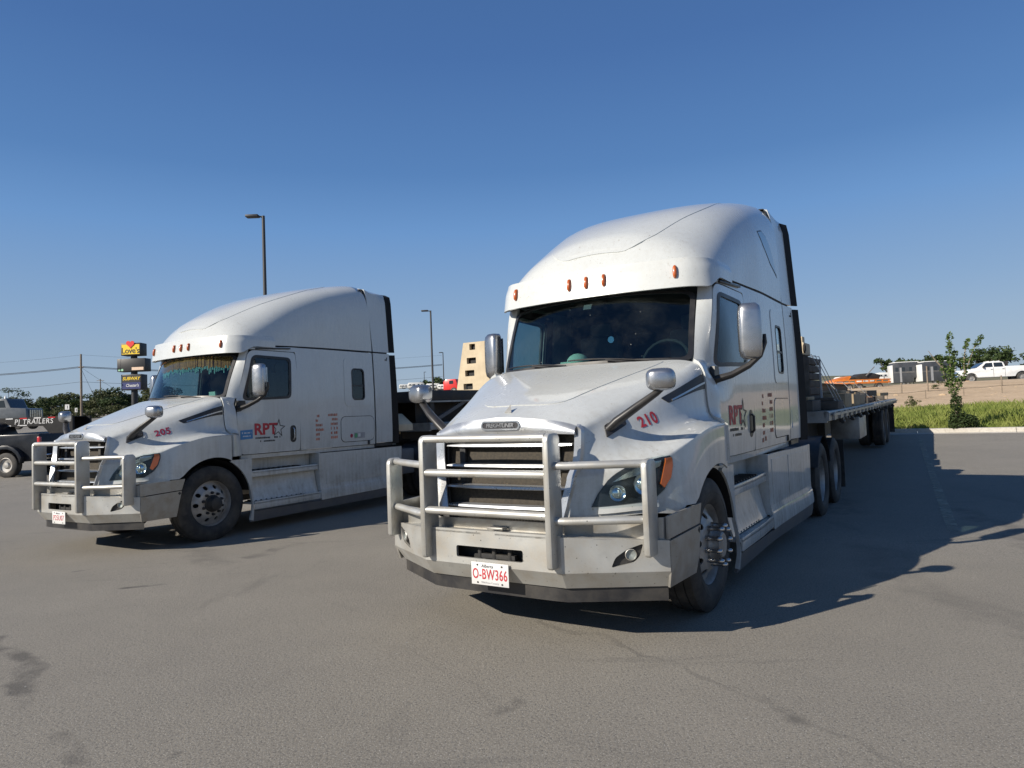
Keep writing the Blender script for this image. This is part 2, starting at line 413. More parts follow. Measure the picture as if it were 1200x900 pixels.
# ================================================================== the semi truck (local: x = its left, y = rearward from the steer axle, z up)
HN = [
 [(0, -1.125, 1.515), (0, -.90, 1.60), (0, -.65, 1.69), (0, -.40, 1.775), (0, -.15, 1.855), (0, .0, 1.905), (0, .09, 1.935)],
 [(.36, -1.105, 1.487), (.39, -.885, 1.582), (.43, -.635, 1.676), (.48, -.385, 1.763), (.53, -.13, 1.846), (.56, .05, 1.90), (.58, .15, 1.932)],
 [(.575, -1.075, 1.437), (.63, -.87, 1.518), (.695, -.62, 1.61), (.765, -.365, 1.705), (.84, -.11, 1.80), (.89, .10, 1.875), (.915, .25, 1.918)],
 [(.605, -1.085, 1.365), (.695, -.875, 1.435), (.785, -.62, 1.52), (.87, -.365, 1.615), (.955, -.11, 1.71), (1.015, .10, 1.785), (1.04, .235, 1.82)],
 [(.595, -1.105, 1.20), (.755, -.93, 1.265), (.875, -.67, 1.335), (.965, -.40, 1.395), (1.03, -.13, 1.44), (1.065, .10, 1.47), (1.075, .25, 1.485)],
 [(.565, -1.135, 1.105), (.80, -.975, 1.155), (.995, -.785, 1.205), (1.12, -.52, 1.30), (1.172, -.20, 1.375), (1.185, .05, 1.395), (1.18, .255, 1.40)],
 [(.557, -1.147, 1.05), (.81, -.985, 1.085), (1.015, -.79, 1.125), (1.148, -.53, 1.225), (1.196, -.20, 1.305), (1.207, .05, 1.335), (1.20, .26, 1.34)],
 [(.50, -1.20, .815), (.745, -1.06, .825), (.98, -.855, .84), (1.172, -.57, .80), (1.205, -.20, .75), (1.207, .05, .75), (1.20, .26, .75)]]
HN = [[Vector(p) for p in r] for r in HN]
_hc = {}
def hood1(a, b): return crs([crs(r, a) for r in HN], b)
def hood(a, b):
    if b >= 0: return hood1(a, b)
    p = hood1(a, -b); return Vector((-p.x, p.y, p.z))
FLIP.update((hood, hood1))
def arch_z(y, R=.615):
    return .49 + sqrt(max(0, R * R - y * y)) if abs(y) < R else 0
def cs(y, z):                                   # cab and sleeper side
    xb = slut([.2, .6, 1.0, 1.6, 3.3], [1.085, 1.108, 1.12, 1.13, 1.135], y)
    t = max(0, (z - 1.85) / .85)
    xb -= .095 * (max(0, .85 - max(y, .42)) / .35) ** 1.6 * sstep(1.62, 1.95, z) * (1 - .45 * sstep(2.0, 2.6, z))
    return xb - lut([.5, 1.5, 2.2], [.075, .06, .025], y) * t ** 1.6 - .012 * max(0, (1.4 - z) / .3) ** 2
def side(y, z): return Vector((cs(y, z), y, z))
def roofline(y): return slut([.5, .62, .8, 1.1, 1.6, 3.3], [2.60, 2.632, 2.66, 2.682, 2.697, 2.71], y)
RY = [.42, .47, .57, .74, 1.0, 1.28, 1.57, 1.97, 2.4, 2.66, 3.1, 3.6]
RZ = [2.79, 2.895, 3.05, 3.175, 3.32, 3.45, 3.555, 3.675, 3.78, 3.84, 3.905, 3.87]
def roof(y, th):                                # th 0 = left edge, 90 = top centre, 180 = right edge (degrees)
    zb = roofline(y) + .008; W = slut([.36, .40, .44, .50, .62, .82, 1.14, 1.6], [.42, .68, .81, .905, .995, 1.042, 1.06, 1.072], y) if y < 1.6 else cs(y, zb) + .0
    if y >= 1.6: W = 1.072 + (cs(y, zb) - cs(1.6, roofline(1.6)))
    H = slut(RY, RZ, y) - zb; n = slut([.4, .65, .93, 1.3, 1.7, 2.2, 3.0], [1.95, 2.05, 2.3, 3.0, 4.0, 5.0, 6.0], y)
    c, s_ = cos(radians(th)), max(0, sin(radians(th)))
    r = (abs(c) ** n + s_ ** n) ** (-1 / n); x = W * r * c; z = zb + H * r * s_
    return Vector((x, y, z + .03 * (1 - (x / W) ** 2) * min(1, s_ * 1.5)))
def ws(x, t):                                   # windshield: t 0 bottom .. 1 top
    q = min(1.2, abs(x) / .93) ** 2.3
    b = Vector((x, .115 + .26 * q, 1.932 - .012 * q)); tp = Vector((x * .985, .405 + .215 * q, 2.585 - .03 * q))
    p = b.lerp(tp, t); p.y -= .015 * sin(pi * min(1, max(0, t))); return p
def bumper_path(s, k=0.0):                      # plan of the bumper, s = distance along; k pulls the bottom edge in
    pts = [Vector((0, -1.357, 0)), Vector((.56, -1.347, 0)), Vector((1.165, -1.012, 0)), Vector((1.205, -.44, 0))]
    pts = [Vector((p.x, p.y, 0)) for p in pts]
    sg = 1 if s >= 0 else -1; s = abs(s)
    L = [0]
    for i in range(3): L.append(L[-1] + (pts[i + 1] - pts[i]).length)
    i = 0 if s < L[1] else (1 if s < L[2] else 2)
    p = pts[i].lerp(pts[i + 1], (s - L[i]) / (L[i + 1] - L[i]))
    return Vector((p.x * sg, p.y, 0))
BL1 = sqrt(.56 ** 2 + .01 ** 2); BL2 = BL1 + sqrt(.605 ** 2 + .335 ** 2); BL3 = BL2 + sqrt(.04 ** 2 + .572 ** 2)
def bump_f(s, z):
    p = bumper_path(s); q = max(0, (.505 - z) / .11)
    inw = .075 * q
    return Vector((p.x * (1 - inw * .25), p.y + inw * (1.0 if abs(s) < BL2 else .3), z))

def wheel_meshes():
    """steer wheel (two rim kinds) and dual drive wheel, axis x, outer face towards +x"""
    out = {}
    def tyre_prof(r, w_):
        return [(-w_ * .36, .30), (-w_ * .47, .345), (-w_ * .5, .40), (-w_ * .47, .455), (-w_ * .40, r - .012), (-w_ * .36, r), (-w_ * .16, r), (-w_ * .155, r - .012), (-w_ * .13, r - .012), (-w_ * .125, r),
                (w_ * .125, r), (w_ * .13, r - .012), (w_ * .155, r - .012), (w_ * .16, r), (w_ * .36, r), (w_ * .40, r - .012), (w_ * .445, .465), (w_ * .452, .46), (w_ * .47, .45), (w_ * .495, .415), (w_ * .5, .40), (w_ * .49, .37), (w_ * .47, .345), (w_ * .44, .325), (w_ * .36, .30)]
    t = MB().lathe(tyre_prof(.498, .275), 56)
    t.lathe([(.131, .40), (.1385, .398), (.1385, .392), (.131, .390)], 56)
    out['tyre'] = mk_obj('tyre', t.v, t.f, 'rubber').data
    # steel disc with ten hand holes
    circ = lambda r, n, c=(0, 0): [(c[0] + r * cos(2 * pi * k / n), c[1] + r * sin(2 * pi * k / n)) for k in range(n)]
    def disc(u, v, o=0):
        r = sqrt(u * u + v * v)
        return Vector((lut([.10, .165, .20, .265, .29], [.115, .115, .10, .045, .04], r), u, v))
    holes = [circ(.029, 10, (.222 * cos(2 * pi * (k + .5) / 10), .222 * sin(2 * pi * (k + .5) / 10))) for k in range(10)]
    mb = MB(); P(mb, disc, circ(.286, 48), [circ(.11, 24)] + holes, .012, .05, .05)
    mb.lathe([(.03, .284), (.075, .292), (.098, .302), (.104, .308), (.098, .311), (.06, .300), (-.02, .286), (-.02, .27), (.03, .27)], 48)
    out['rim'] = mk_obj('rim', mb.v, mb.f, 'steel_wheel').data
    back = MB().lathe([(-.03, .29), (-.035, .0)], 32)
    out['drum'] = mk_obj('brake_drum', back.v, back.f, 'frame_black').data
    hub = MB().lathe([(.09, .118), (.128, .117), (.135, .108), (.155, .098), (.20, .094), (.208, .086), (.210, .0)], 32)
    out['hub_plain'] = mk_obj('hub', hub.v, hub.f, 'steel_wheel').data
    hub2 = MB().lathe([(.09, .115), (.13, .113), (.136, .10), (.18, .088), (.215, .082), (.222, .072), (.223, 0)], 32)
    out['hub_dark'] = mk_obj('hub', hub2.v, hub2.f, 'frame_black').data
    for nm, prof, m in (('long', [(.112, .0), (.112, .021), (.135, .0215), (.15, .0175), (.185, .0165), (.197, .0195), (.225, .018), (.236, .012), (.24, 0)], 'lug_chrome'), ('short', [(.112, 0), (.112, .019), (.14, .018), (.145, .012), (.158, .011), (.16, 0)], 'frame_black')):
        n = MB().lathe(prof, 10); out['lug_' + nm] = mk_obj('lug_nut', n.v, n.f, m).data
    d = MB(); P(d, lambda u, v: Vector((lut([.10, .165, .20, .265, .29], [-.10, -.10, -.09, -.03, -.02], sqrt(u * u + v * v)), u, v)), circ(.286, 40), [circ(.11, 20)] + holes, .012, .06, .06)
    d.lathe([(-.03, .284), (.075, .292), (.098, .302), (.104, .308), (.098, .311), (.06, .300), (-.06, .286)], 40)
    d.lathe([(-.10, .115), (-.02, .112), (.01, .10), (.012, 0)], 24)
    out['rim_drive'] = mk_obj('rim', d.v, d.f, 'steel_wheel').data
    for o in [o for o in C.objects if o.type == 'MESH' and o.data in out.values() and o.parent is None]: bpy.data.objects.remove(o)
    return out
WM = wheel_meshes()
def link(name, me, parent, loc=(0, 0, 0), rot=(0, 0, 0)):
    o = bpy.data.objects.new(name, me); C.objects.link(o); o.parent = parent; o.location = loc; o.rotation_euler = rot; return o
def steer_wheel(parent, loc, sidex, lugs, spin=.2):
    wv = emp('wheel', loc, 0 if sidex > 0 else pi, parent); wv.rotation_euler = (spin, 0, 0 if sidex > 0 else pi)
    link('tyre', WM['tyre'], wv); link('rim', WM['rim'], wv); link('brake_drum', WM['drum'], wv)
    link('hub', WM['hub_plain' if lugs == 'long' else 'hub_dark'], wv)
    for k in range(10):
        a = 2 * pi * k / 10; link('lug_nut', WM['lug_' + lugs], wv, (0, .1425 * cos(a), .1425 * sin(a)))
    return wv
def dual_wheel(parent, loc, sidex, detail=True):
    wv = emp('wheel', loc, 0 if sidex > 0 else pi, parent)
    link('tyre', WM['tyre'], wv, (.0, 0, 0)); link('tyre', WM['tyre'], wv, (-.33, 0, 0))
    link('rim', WM['rim_drive'], wv); link('brake_drum', WM['drum'], wv, (-.15, 0, 0))
    if detail:
        for k in range(10):
            a = 2 * pi * k / 10; link('lug_nut', WM['lug_short'], wv, (-.205, .1425 * cos(a), .1425 * sin(a)))
    return wv

def smudge_rows(name, parent, mat, rows, f, du=.012, seed=1, th=.0015):
    """lines of print too small to read: a row is (u0, u1, v, height)"""
    rnd = random.Random(seed); mb = MB()
    for (u0, u1, v, h_) in rows:
        u = u0
        while u < u1:
            wd = h_ * rnd.uniform(.35, .75)
            if rnd.random() < .88:
                q = [Vector(f(a, b)) for a, b in ((u, v), (min(u + wd, u1), v), (min(u + wd, u1), v + h_ * rnd.uniform(.75, 1)), (u, v + h_ * rnd.uniform(.75, 1)))]
                mb.add([p + Vector((th, 0, 0)) for p in q], [(0, 1, 2, 3)])
            u += wd + h_ * .18
    o = mk_obj(name, mb.v, mb.f, mat, parent, smooth=0, recalc=False); o['kind'] = 'stuff'; return o

def build_truck(num, pose, A):
    x0, y0, yaw = pose
    root = emp('semi_truck', (x0, y0, 0), yaw)
    B_ = lambda name, mb, mat, par=root, **k: mb.build(name, mat, par, **k)
    # ---------------- hood with fenders
    out = [(0, -7.0)]
    for b in (-6, -5, -4, -3, -2, -1, 0, 1, 2, 3, 4, 5, 6): out.append((0, b))
    edge = []
    for i in range(0, 41):
        a = 6 * i / 40
        if a < 2.75: b = 7.0
        else:
            lo, hi = 5.6, 7.0; zc = None
            for _ in range(24):
                m_ = (lo + hi) / 2; p = hood1(a, m_)
                if p.z > max(.868, arch_z(p.y)): lo = m_
                else: hi = m_
            b = lo
        edge.append((a, b))
    outl = [(a, -b) for a, b in edge[::-1]] + out[1:] + edge
    outl = [(a, -b) for a, b in edge][::-1] + [(0, b) for b in range(-6, 7)] + edge
    # rear edge from (6,b_end) back to (6,-b_end) closes through centre
    outl += [(6, b) for b in range(int(edge[-1][1]), -int(edge[-1][1]) - 1, -1)]
    hd = MB(); P(hd, hood, outl, [], .014, .2, .22)
    B_('hood', hd, 'white_paint', smooth=50)
    hl = MB(); P(hl, hood1, [(.02, 3.0), (.02, 6.9), (2.8, 6.9), (2.8, 3.0)], [], .01, .4, .5, off=-.06)
    B_('hood_liner', hl, 'frame_black'); hl.v = [Vector((-p.x, p.y, p.z)) for p in hl.v]; B_('hood_liner', hl, 'frame_black')
    # raised centre panel on the hood
    cp = MB(); P(cp, hood, round_poly([(1.0, -.85), (1.0, .85), (4.6, 1.45), (5.85, 1.5), (5.85, -1.5), (4.6, -1.45)], .5), [], .012, .3, .2, off=.0045)
    B_('hood_bulge', cp, 'white_paint', smooth=50)
    tr = MB().add([(-.03, -1.045, 1.548), (.03, -1.045, 1.548), (0, -1.0, 1.61), (0, -1.03, 1.535)], [(0, 1, 2), (0, 3, 1), (0, 2, 3), (1, 3, 2)])
    B_('washer_nozzle', tr, 'alu_dull', smooth=0)
    # wheel arch liners
    for sx in (1, -1):
        li = MB(); pr = [(y, .49 + sqrt(max(0, .582 ** 2 - y * y))) for y in [-.57 + .07125 * i for i in range(17)]]
        V = []; F = []
        for y, z in pr: V += [(sx * 1.14, y, z), (sx * .62, y, z)]
        for i in range(len(pr) - 1): F.append((2 * i, 2 * i + 1, 2 * i + 3, 2 * i + 2))
        li.add(V, F); li.box((sx * .62, 0, .8), (.01, 1.2, .7)); B_('wheel_arch_liner', li, 'gap_black')
    # ---------------- headlights
    HLP = [(.669, -1.104, .900), (.70, -1.07, .98), (.757, -1.022, 1.071), (.855, -.929, 1.149), (.958, -.832, 1.190), (1.04, -.755, 1.208), (1.085, -.705, 1.215), (1.093, -.70, 1.15), (1.075, -.72, 1.06), (1.040, -.755, .99), (.961, -.828, .92), (.80, -.985, .907)]
    hp = [inv(hood1, p, 0, 4, 4, 7) for p in HLP]
    ctr = (sum(p[0] for p in hp) / len(hp), sum(p[1] for p in hp) / len(hp))
    shr = lambda k: [(ctr[0] + (p[0] - ctr[0]) * k, ctr[1] + (p[1] - ctr[1]) * k) for p in hp]
    for sx in (1, -1):
        hdl = emp('headlight', (0, 0, 0), 0, root)
        def put(name, mb, mat, **k):
            if sx < 0: mb.v = [Vector((-p.x, p.y, p.z)) for p in mb.v]
            return mb.build(name, mat, hdl, **k)
        put('housing', P(MB(), hood1, hp, [], .02, .2, .2, off=.010), 'lamp_housing')
        amb = [p for p in (inv(hood1, q, 0, 4, 4, 7) for q in [(1.045, -.75, 1.195), (1.08, -.715, 1.205), (1.088, -.71, 1.15), (1.07, -.725, 1.07), (1.03, -.765, 1.005), (1.01, -.785, 1.03)])]
        put('turn_signal', P(MB(), hood1, amb, [], .012, .15, .15, off=.037), 'amber_bright')
        strip = [inv(hood1, q, 0, 4, 4, 7) for q in [(.775, -1.0, 1.055), (.86, -.925, 1.12), (.958, -.832, 1.168), (1.03, -.765, 1.185), (1.02, -.775, 1.15), (.92, -.87, 1.10)]]
        put('trim', P(MB(), hood1, strip, [], .012, .15, .15, off=.019), 'silver')
        for (c, r) in (((.80, -.985, .985), .058), ((.935, -.86, 1.035), .078)):
            a, b = inv(hood1, c, 0, 4, 4, 7); p0 = hood1(a, b)
            n = (hood1(a + .01, b) - hood1(a - .01, b)).cross(hood1(a, b + .01) - hood1(a, b - .01)).normalized() * -1
            q = n.to_track_quat('Z', 'Y').to_matrix()
            bw = MB().lathe([(.014, r), (.022, r * .95), (.013, r * .8), (.006, r * .45)], 20, 'z'); bw.sphere((0, 0, .008), (r * .62, r * .62, r * .22), 14, 8)
            bw.v = [p0 + q @ v for v in bw.v]
            put('reflector', bw, 'chrome')
        put('lens', P(MB(), hood1, shr(.98), [], .004, .2, .2, off=.034), 'lens_glass')
        wt = [inv(hood1, q, 0, 4, 5, 7.2) for q in [(.705, -1.07, .897), (.96, -.83, .914), (1.0, -.79, .925), (1.0, -.79, .88), (.96, -.83, .865), (.70, -1.075, .852)]]
        put('lower_trim', P(MB(), hood1, wt, [], .014, .2, .2, off=.014), 'clean_white')
        # fender vent
        vt = [inv(hood1, q, 2, 6.2, 2, 5) for q in [(.90, -.33, 1.615), (.946, -.275, 1.578), (1.045, .232, 1.678), (1.043, .232, 1.80), (.985, .0, 1.725)]]
        fv = emp('fender_vent', (0, 0, 0), 0, root)
        v1 = P(MB(), hood1, round_poly(vt, .06), [], .012, .25, .25, off=.006)
        c2 = [inv(hood1, q, 2, 6.2, 2, 5) for q in [(.955, -.24, 1.605), (1.045, .225, 1.735), (1.047, .225, 1.72), (.957, -.24, 1.592)]]
        v2 = P(MB(), hood1, c2, [], .01, .3, .2, off=.014)
        for mb, nm, mt in ((v1, 'grille', 'black_plastic'), (v2, 'trim', 'silver')):
            if sx < 0: mb.v = [Vector((-p.x, p.y, p.z)) for p in mb.v]
            mb.build(nm, mt, fv)
        # cowl panel between hood and door
        def doorfront(z): return lut([1.05, 1.35, 1.66, 1.80, 1.92], [.485, .435, .415, .425, .475], z)
        def cowl(s, t):
            hb = 2.35 + (6.47 - 2.35) * t; h_ = hood1(6, min(hb, 6.9)); 
            if hb > 6.2: h_ = Vector((h_.x, h_.y, h_.z))
            h_ = h_ + Vector((-.012, .014, 0)); z = max(1.06, min(1.925, h_.z))
            d_ = side(doorfront(z) - .010, z)
            p = h_.lerp(d_, s); p.x += .01 * sin(pi * s); return p
        ow = P(MB(), cowl, [(0, 0), (1, 0), (1, 1), (0, 1)], [], .03, .25, .06)
        if sx < 0: ow.v = [Vector((-p.x, p.y, p.z)) for p in ow.v]
        ow.build('cowl_panel', 'white_paint', root, smooth=50)
        # A pillar
        def pil(s, t):
            z = 1.905 + t * .70
            wp = ws(.935, (z - 1.92) / .64); yd = lut([1.90, 2.55, 2.62], [.50, .655, .68], z)
            d_ = side(yd, z); p = wp.lerp(d_, s); p.x += .006 * sin(pi * s); p.y -= .004 * sin(pi * s); return p
        pm = P(MB(), pil, [(0, 0), (1.0, 0), (1.0, 1), (0, 1)], [], .03, .2, .1)
        if sx < 0: pm.v = [Vector((-p.x, p.y, p.z)) for p in pm.v]
        pm.build('windshield_pillar', 'white_paint', root, smooth=60)
        # ---------------- door
        dr = emp('door', (0, 0, 0), 0, root)
        sd_ = (lambda y, z: side(y, z)) 
        def putd(name, mb, mat, par=None, **k):
            if sx < 0: mb.v = [Vector((-p.x, p.y, p.z)) for p in mb.v]
            return mb.build(name, mat, par or dr, **k)
        dout = round_poly([(.495, 1.105), (1.535, 1.105), (1.542, 1.95), (1.505, 2.605), (.74, 2.605), (.672, 2.55), (.50, 1.92), (.428, 1.66), (.445, 1.35)], .05)
        dwin = round_poly([(.575, 1.885), (1.362, 1.915), (1.405, 2.505), (.745, 2.52)], .075, 5)
        putd('door_skin', P(MB(), sd_, dout, [dwin], .035, .12, .12), 'white_paint', smooth=40)
        big = round_poly([(.558, 1.868), (1.378, 1.898), (1.422, 2.522), (.735, 2.537)], .085, 5); sm_ = round_poly([(.605, 1.905), (1.34, 1.934), (1.38, 2.485), (.765, 2.498)], .065, 5)
        putd('window_seal', P(MB(), sd_, big, [sm_], .02, .15, .15, off=.004), 'black_plastic')
        putd('window_glass', P(MB(), sd_, sm_, [], .005, .25, .25, off=-.006), 'side_glass')
        putd('handle_recess', P(MB(), sd_, rrect(1.345, 1.455, 1.235, 1.49, .05, 6), [], .006, .06, .06, off=.003), 'black_plastic')
        hb_ = MB(); hb_.tube([side(1.40, 1.45) + Vector((.006, 0, 0)), side(1.405, 1.43) + Vector((.026, 0, 0)), side(1.405, 1.30) + Vector((.026, 0, 0)), side(1.40, 1.275) + Vector((.006, 0, 0))], .011, 8)
        putd('handle', hb_, 'silver' if num == '205' else 'black_plastic')
        gp = MB(); P(gp, sd_, round_poly([(.40, 1.09), (1.56, 1.09), (1.56, 2.62), (.66, 2.62), (.485, 1.95), (.41, 1.66)], .04), [round_poly([(.56, 1.87), (1.38, 1.90), (1.43, 2.53), (.73, 2.54)], .08)], .01, .2, .2, off=-.045)
        putd('door_jamb', gp, 'gap_black', root)
        # sleeper side
        sl = P(MB(), sd_, round_poly([(1.551, 1.105), (3.217, 1.105), (3.205, 2.692), (1.40, 2.684), (.76, 2.642), (.70, 2.618), (1.515, 2.614)], .012), [rrect(2.655, 2.992, 1.855, 2.42, .075, 5)], .03, .16, .16)
        putd('sleeper_side', sl, 'white_paint', root, smooth=40)
        sw = emp('sleeper_window', (0, 0, 0), 0, root)
        putd('frame', P(MB(), sd_, rrect(2.50, 3.145, 1.76, 2.57, .09, 6), [rrect(2.675, 2.972, 1.875, 2.40, .07, 5)], .012, .15, .15, off=.006), 'white_paint', sw)
        putd('seal', P(MB(), sd_, rrect(2.668, 2.98, 1.868, 2.408, .075, 5), [rrect(2.69, 2.957, 1.89, 2.385, .06, 5)], .018, .15, .15, off=.009), 'black_plastic', sw)
        putd('pane', P(MB(), sd_, rrect(2.69, 2.957, 1.89, 2.385, .06, 5), [], .005, .2, .2, off=-.004), 'side_glass', sw)
        hg = MB(); hg.add([side(2.69, 2.10) + Vector((.004, 0, 0)), side(2.957, 2.10) + Vector((.004, 0, 0)), side(2.957, 2.125) + Vector((.004, 0, 0)), side(2.69, 2.125) + Vector((.004, 0, 0))], [(0, 1, 2, 3)])
        putd('window_bar', hg, 'black_plastic', sw)
        rg = P(MB(), sd_, rrect(2.39, 3.195, 1.17, 1.60, .10, 6), [rrect(2.398, 3.187, 1.178, 1.592, .093, 6)], .008, .2, .2, off=.0015)
        putd('luggage_door_seam', rg, 'gap_black', root)
        putd('luggage_door', P(MB(), sd_, rrect(2.40, 3.185, 1.18, 1.59, .091, 6), [], .01, .2, .2, off=.005), 'white_paint', root)
        lk = MB().box((cs(3.05, 1.15) + .006, 3.05, 1.145), (.02, .045, .07)); putd('luggage_latch', lk, 'black_plastic', root, bevel=.004)
        # side extender, lower and upper, with rubber edge
        ex = emp('side_extender', (0, 0, 0), 0, root)
        flare = lambda y: slut([3.20, 3.25, 3.45, 3.62, 3.74], [0, 0, .012, .034, .105], y)
        ext = lambda y, z: side(y, z) + Vector((flare(y), 0, 0))
        putd('lower_panel', P(MB(), ext, [(3.252, 1.12), (3.63, 1.12), (3.62, 2.695), (3.240, 2.695)], [], .03, .2, .25, off=.0), 'white_paint', ex)
        def up(y, th):
            zb = roofline(y) + .008; W = cs(y, zb) - .004; H = lut([3.1, 3.62, 3.72], [3.86, 3.80, 3.79], y) - zb; n = 24.0
            c, s_ = cos(radians(th)), max(0, sin(radians(th))); r = (abs(c) ** n + s_ ** n) ** (-1 / n)
            return Vector(((W + flare(y) - .06 * r * s_) * r * c, y, zb + H * r * s_))
        seamy = lambda th: lut([0, 25, 50, 90], [3.228, 3.19, 3.12, 3.10], th)
        uo = [(3.62, 0.2)] + [(3.62, t) for t in (10, 25, 40, 50, 58)] + [(seamy(t) + .020, t) for t in (58, 50, 40, 25, 10, 0.2)]
        putd('upper_panel', P(MB(), up, uo, [], .03, .15, 5), 'white_paint', ex, smooth=50)
        rb = MB()
        P(rb, ext, [(3.632, 1.09), (3.735, 1.09), (3.715, 2.675), (3.622, 2.675)], [], .014, .2, .25, off=.0)
        P(rb, up, [(3.622, .2)] + [(3.622, t) for t in (10, 25, 40, 56)] + [(3.715, t) for t in (56, 40, 25, 10, .2)], [], .014, .2, 5)
        putd('rubber_flap', rb, 'flap_black', ex)
        br = MB().box((cs(3.6, 2.6) + .012, 3.585, 2.585), (.03, .07, .09)).box((cs(3.6, 2.6) + .02, 3.54, 2.585), (.02, .05, .02)); putd('bracket', br, 'frame_black', ex)
        bl = MB().box((1.09, 3.44, 1.085), (.08, .44, .055)); putd('extender_sill', bl, 'black_plastic', ex)
        # dark seam strips
        sm2 = MB(); P(sm2, lambda y, t: side(y, roofline(y) - .006 + .024 * t) , [(.66, 0), (3.62, 0), (3.62, 1), (.66, 1)], [], .03, .2, .6, off=-.012)
        P(sm2, sd_, [(3.21, 1.11), (3.26, 1.11), (3.25, 2.70), (3.20, 2.70)], [], .01, .2, .3, off=-.014)
        P(sm2, up, [(seamy(t) - .03, t) for t in (0.2, 10, 25, 40, 58, 75, 90)] + [(seamy(t) + .03, t) for t in (90, 75, 58, 40, 25, 10, .2)], [], .01, .1, 6, off=-.016)
        putd('body_seam', sm2, 'gap_black', root)
        # drip rail step over the door
        dt = MB(); dt.bar(side(.80, 2.628) + Vector((.004, 0, 0)), side(1.42, 2.662) + Vector((.004, 0, 0)), .035, .02); putd('drip_rail', dt, 'black_plastic', root, bevel=.004)
        # lower body sill below the door and sleeper
        so = P(MB(), lambda y, z: side(y, max(z, 1.0)) + Vector((-.02, 0, 0)), [(.50, 1.04), (3.23, 1.04), (3.23, 1.095), (.50, 1.095)], [], .04, .3, .3); putd('cab_sill', so, 'white_paint', root)
        # ---------------- chassis fairing, steps
        def sk(y, z):
            x = 1.15 + .08 * sstep(1.7, 3.8, y) + .03 * sstep(.55, .40, z) - .02 * sstep(.30, .15, z)
            return Vector((x, y, z))
        cf = emp('chassis_fairing', (0, 0, 0), 0, root)
        archpts = [(y, arch_z(y, .60)) for y in (.275, .33, .39, .45, .50, .54, .57, .59)]
        frontp = [(.29, 1.045)] + [p for p in archpts if p[1] < 1.03] + [(.60, .45), (.585, .30), (.56, .19), (.62, .17), (.62, 1.045)]
        putd('front_panel', P(MB(), sk, frontp, [], .03, .15, .15), 'white_paint', cf)
        rear = round_poly([(1.885, .30), (3.73, .34), (3.80, 1.03), (1.885, 1.03)], .03)
        putd('rear_panel', P(MB(), sk, rear, [], .03, .15, .08), 'white_paint', cf, smooth=25)
        cr_ = MB(); P(cr_, sk, [(1.90, .452), (3.74, .475), (3.74, .492), (1.90, .469)], [], .01, .3, .1, off=.004); putd('crease', cr_, 'white_paint', cf)
        pl2 = MB(); P(pl2, sk, [(2.02, .53), (2.62, .545), (2.62, .98), (2.02, .98)], [], .01, .3, .3, off=.005); P(pl2, sk, [(2.68, .545), (3.62, .555), (3.66, .97), (2.68, .98)], [], .01, .3, .3, off=.005)
        putd('access_panel', pl2, 'white_paint', cf)
        dk = P(MB(), sk, [(.57, .155), (3.70, .19), (3.73, .332), (1.875, .292), (.60, .30)], [], .02, .3, .1, off=-.012); putd('rubber_skirt', dk, 'grey_plastic', cf)
        # risers and steps
        rs = MB(); P(rs, lambda y, z: sk(y, z) + Vector((-.055 - .05 * sstep(.45, .80, z), 0, 0)), [(.63, .43), (1.87, .43), (1.87, .80), (.63, .80)], [], .02, .2, .1)
        P(rs, lambda y, z: sk(y, z) + Vector((-.21, 0, 0)), [(.62, .84), (1.87, .84), (1.87, 1.045), (.62, 1.045)], [], .02, .3, .2); rs.box((1.02, 1.895, .74), (.25, .02, .60)); putd('step_riser', rs, 'white_paint', cf)
        for z_, th_, ins, nm in ((.855, .075, .0, 'upper_step'), (.425, .10, -.02, 'lower_step')):
            st = emp('step', (0, 0, 0), 0, cf) if False else None
            lip = MB(); xs_ = [sk(y, z_).x - ins - .02 * sstep(1.4, 1.9, y) for y in (.62, 1.0, 1.4, 1.7, 1.88)]
            pl = [(xs_[i], y) for i, y in enumerate((.62, 1.0, 1.4, 1.7, 1.88))]
            lip.prism(pl + [(p[0] - .02, p[1]) for p in pl[::-1]], 'z', z_ - th_, z_ + .012)
            lip.prism(pl + [(.92, 1.88), (.92, .62)], 'z', z_ - .03, z_)
            putd('step', lip, 'white_paint', cf, bevel=.006)
            td = MB()
            td.box((1.035, 1.12, z_ + .006), (.18, .95, .008))
            for i in range(10): td.box((1.035, .70 + .092 * i, z_ + .016), (.17, .03, .014))
            putd('step_tread', td, 'black_plastic', cf)
        # ---------------- door mirror
        mr = emp('door_mirror', (0, 0, 0), 0, root)
        hs = MB(); sec = []
        for z, k in ((1.915, .55), (1.94, .86), (1.99, .97), (2.15, 1.0), (2.31, .97), (2.355, .88), (2.38, .60)):
            ring = []
            for t in range(16):
                a = 2 * pi * t / 16; c_, s_ = cos(a), sin(a)
                u = .096 * math.copysign(abs(c_) ** .55, c_) * k; v_ = .075 * math.copysign(abs(s_) ** .6, s_) * (k if s_ < 0 else .75)
                ring.append((u, v_, z))
            sec.append(ring)
        cx, cy, ca, sa = 1.338, .63, cos(radians(18)), sin(radians(18))
        V = [(cx + u * ca - v_ * sa, cy + u * sa + v_ * ca, z) for r_ in sec for u, v_, z in r_]
        F = [(i * 16 + k, i * 16 + (k + 1) % 16, (i + 1) * 16 + (k + 1) % 16, (i + 1) * 16 + k) for i in range(6) for k in range(16)] + [tuple(range(16))[::-1], tuple(range(96, 112))]
        hs.add(V, F); putd('housing', hs, 'silver', mr, smooth=55)
        gl = MB(); gl.box((cx - .062 * sa * 1.0, cy + .062 * ca, 2.15), (.16, .01, .36), Matrix.Rotation(radians(18), 3, 'Z')); putd('mirror_glass', gl, 'chrome', mr)
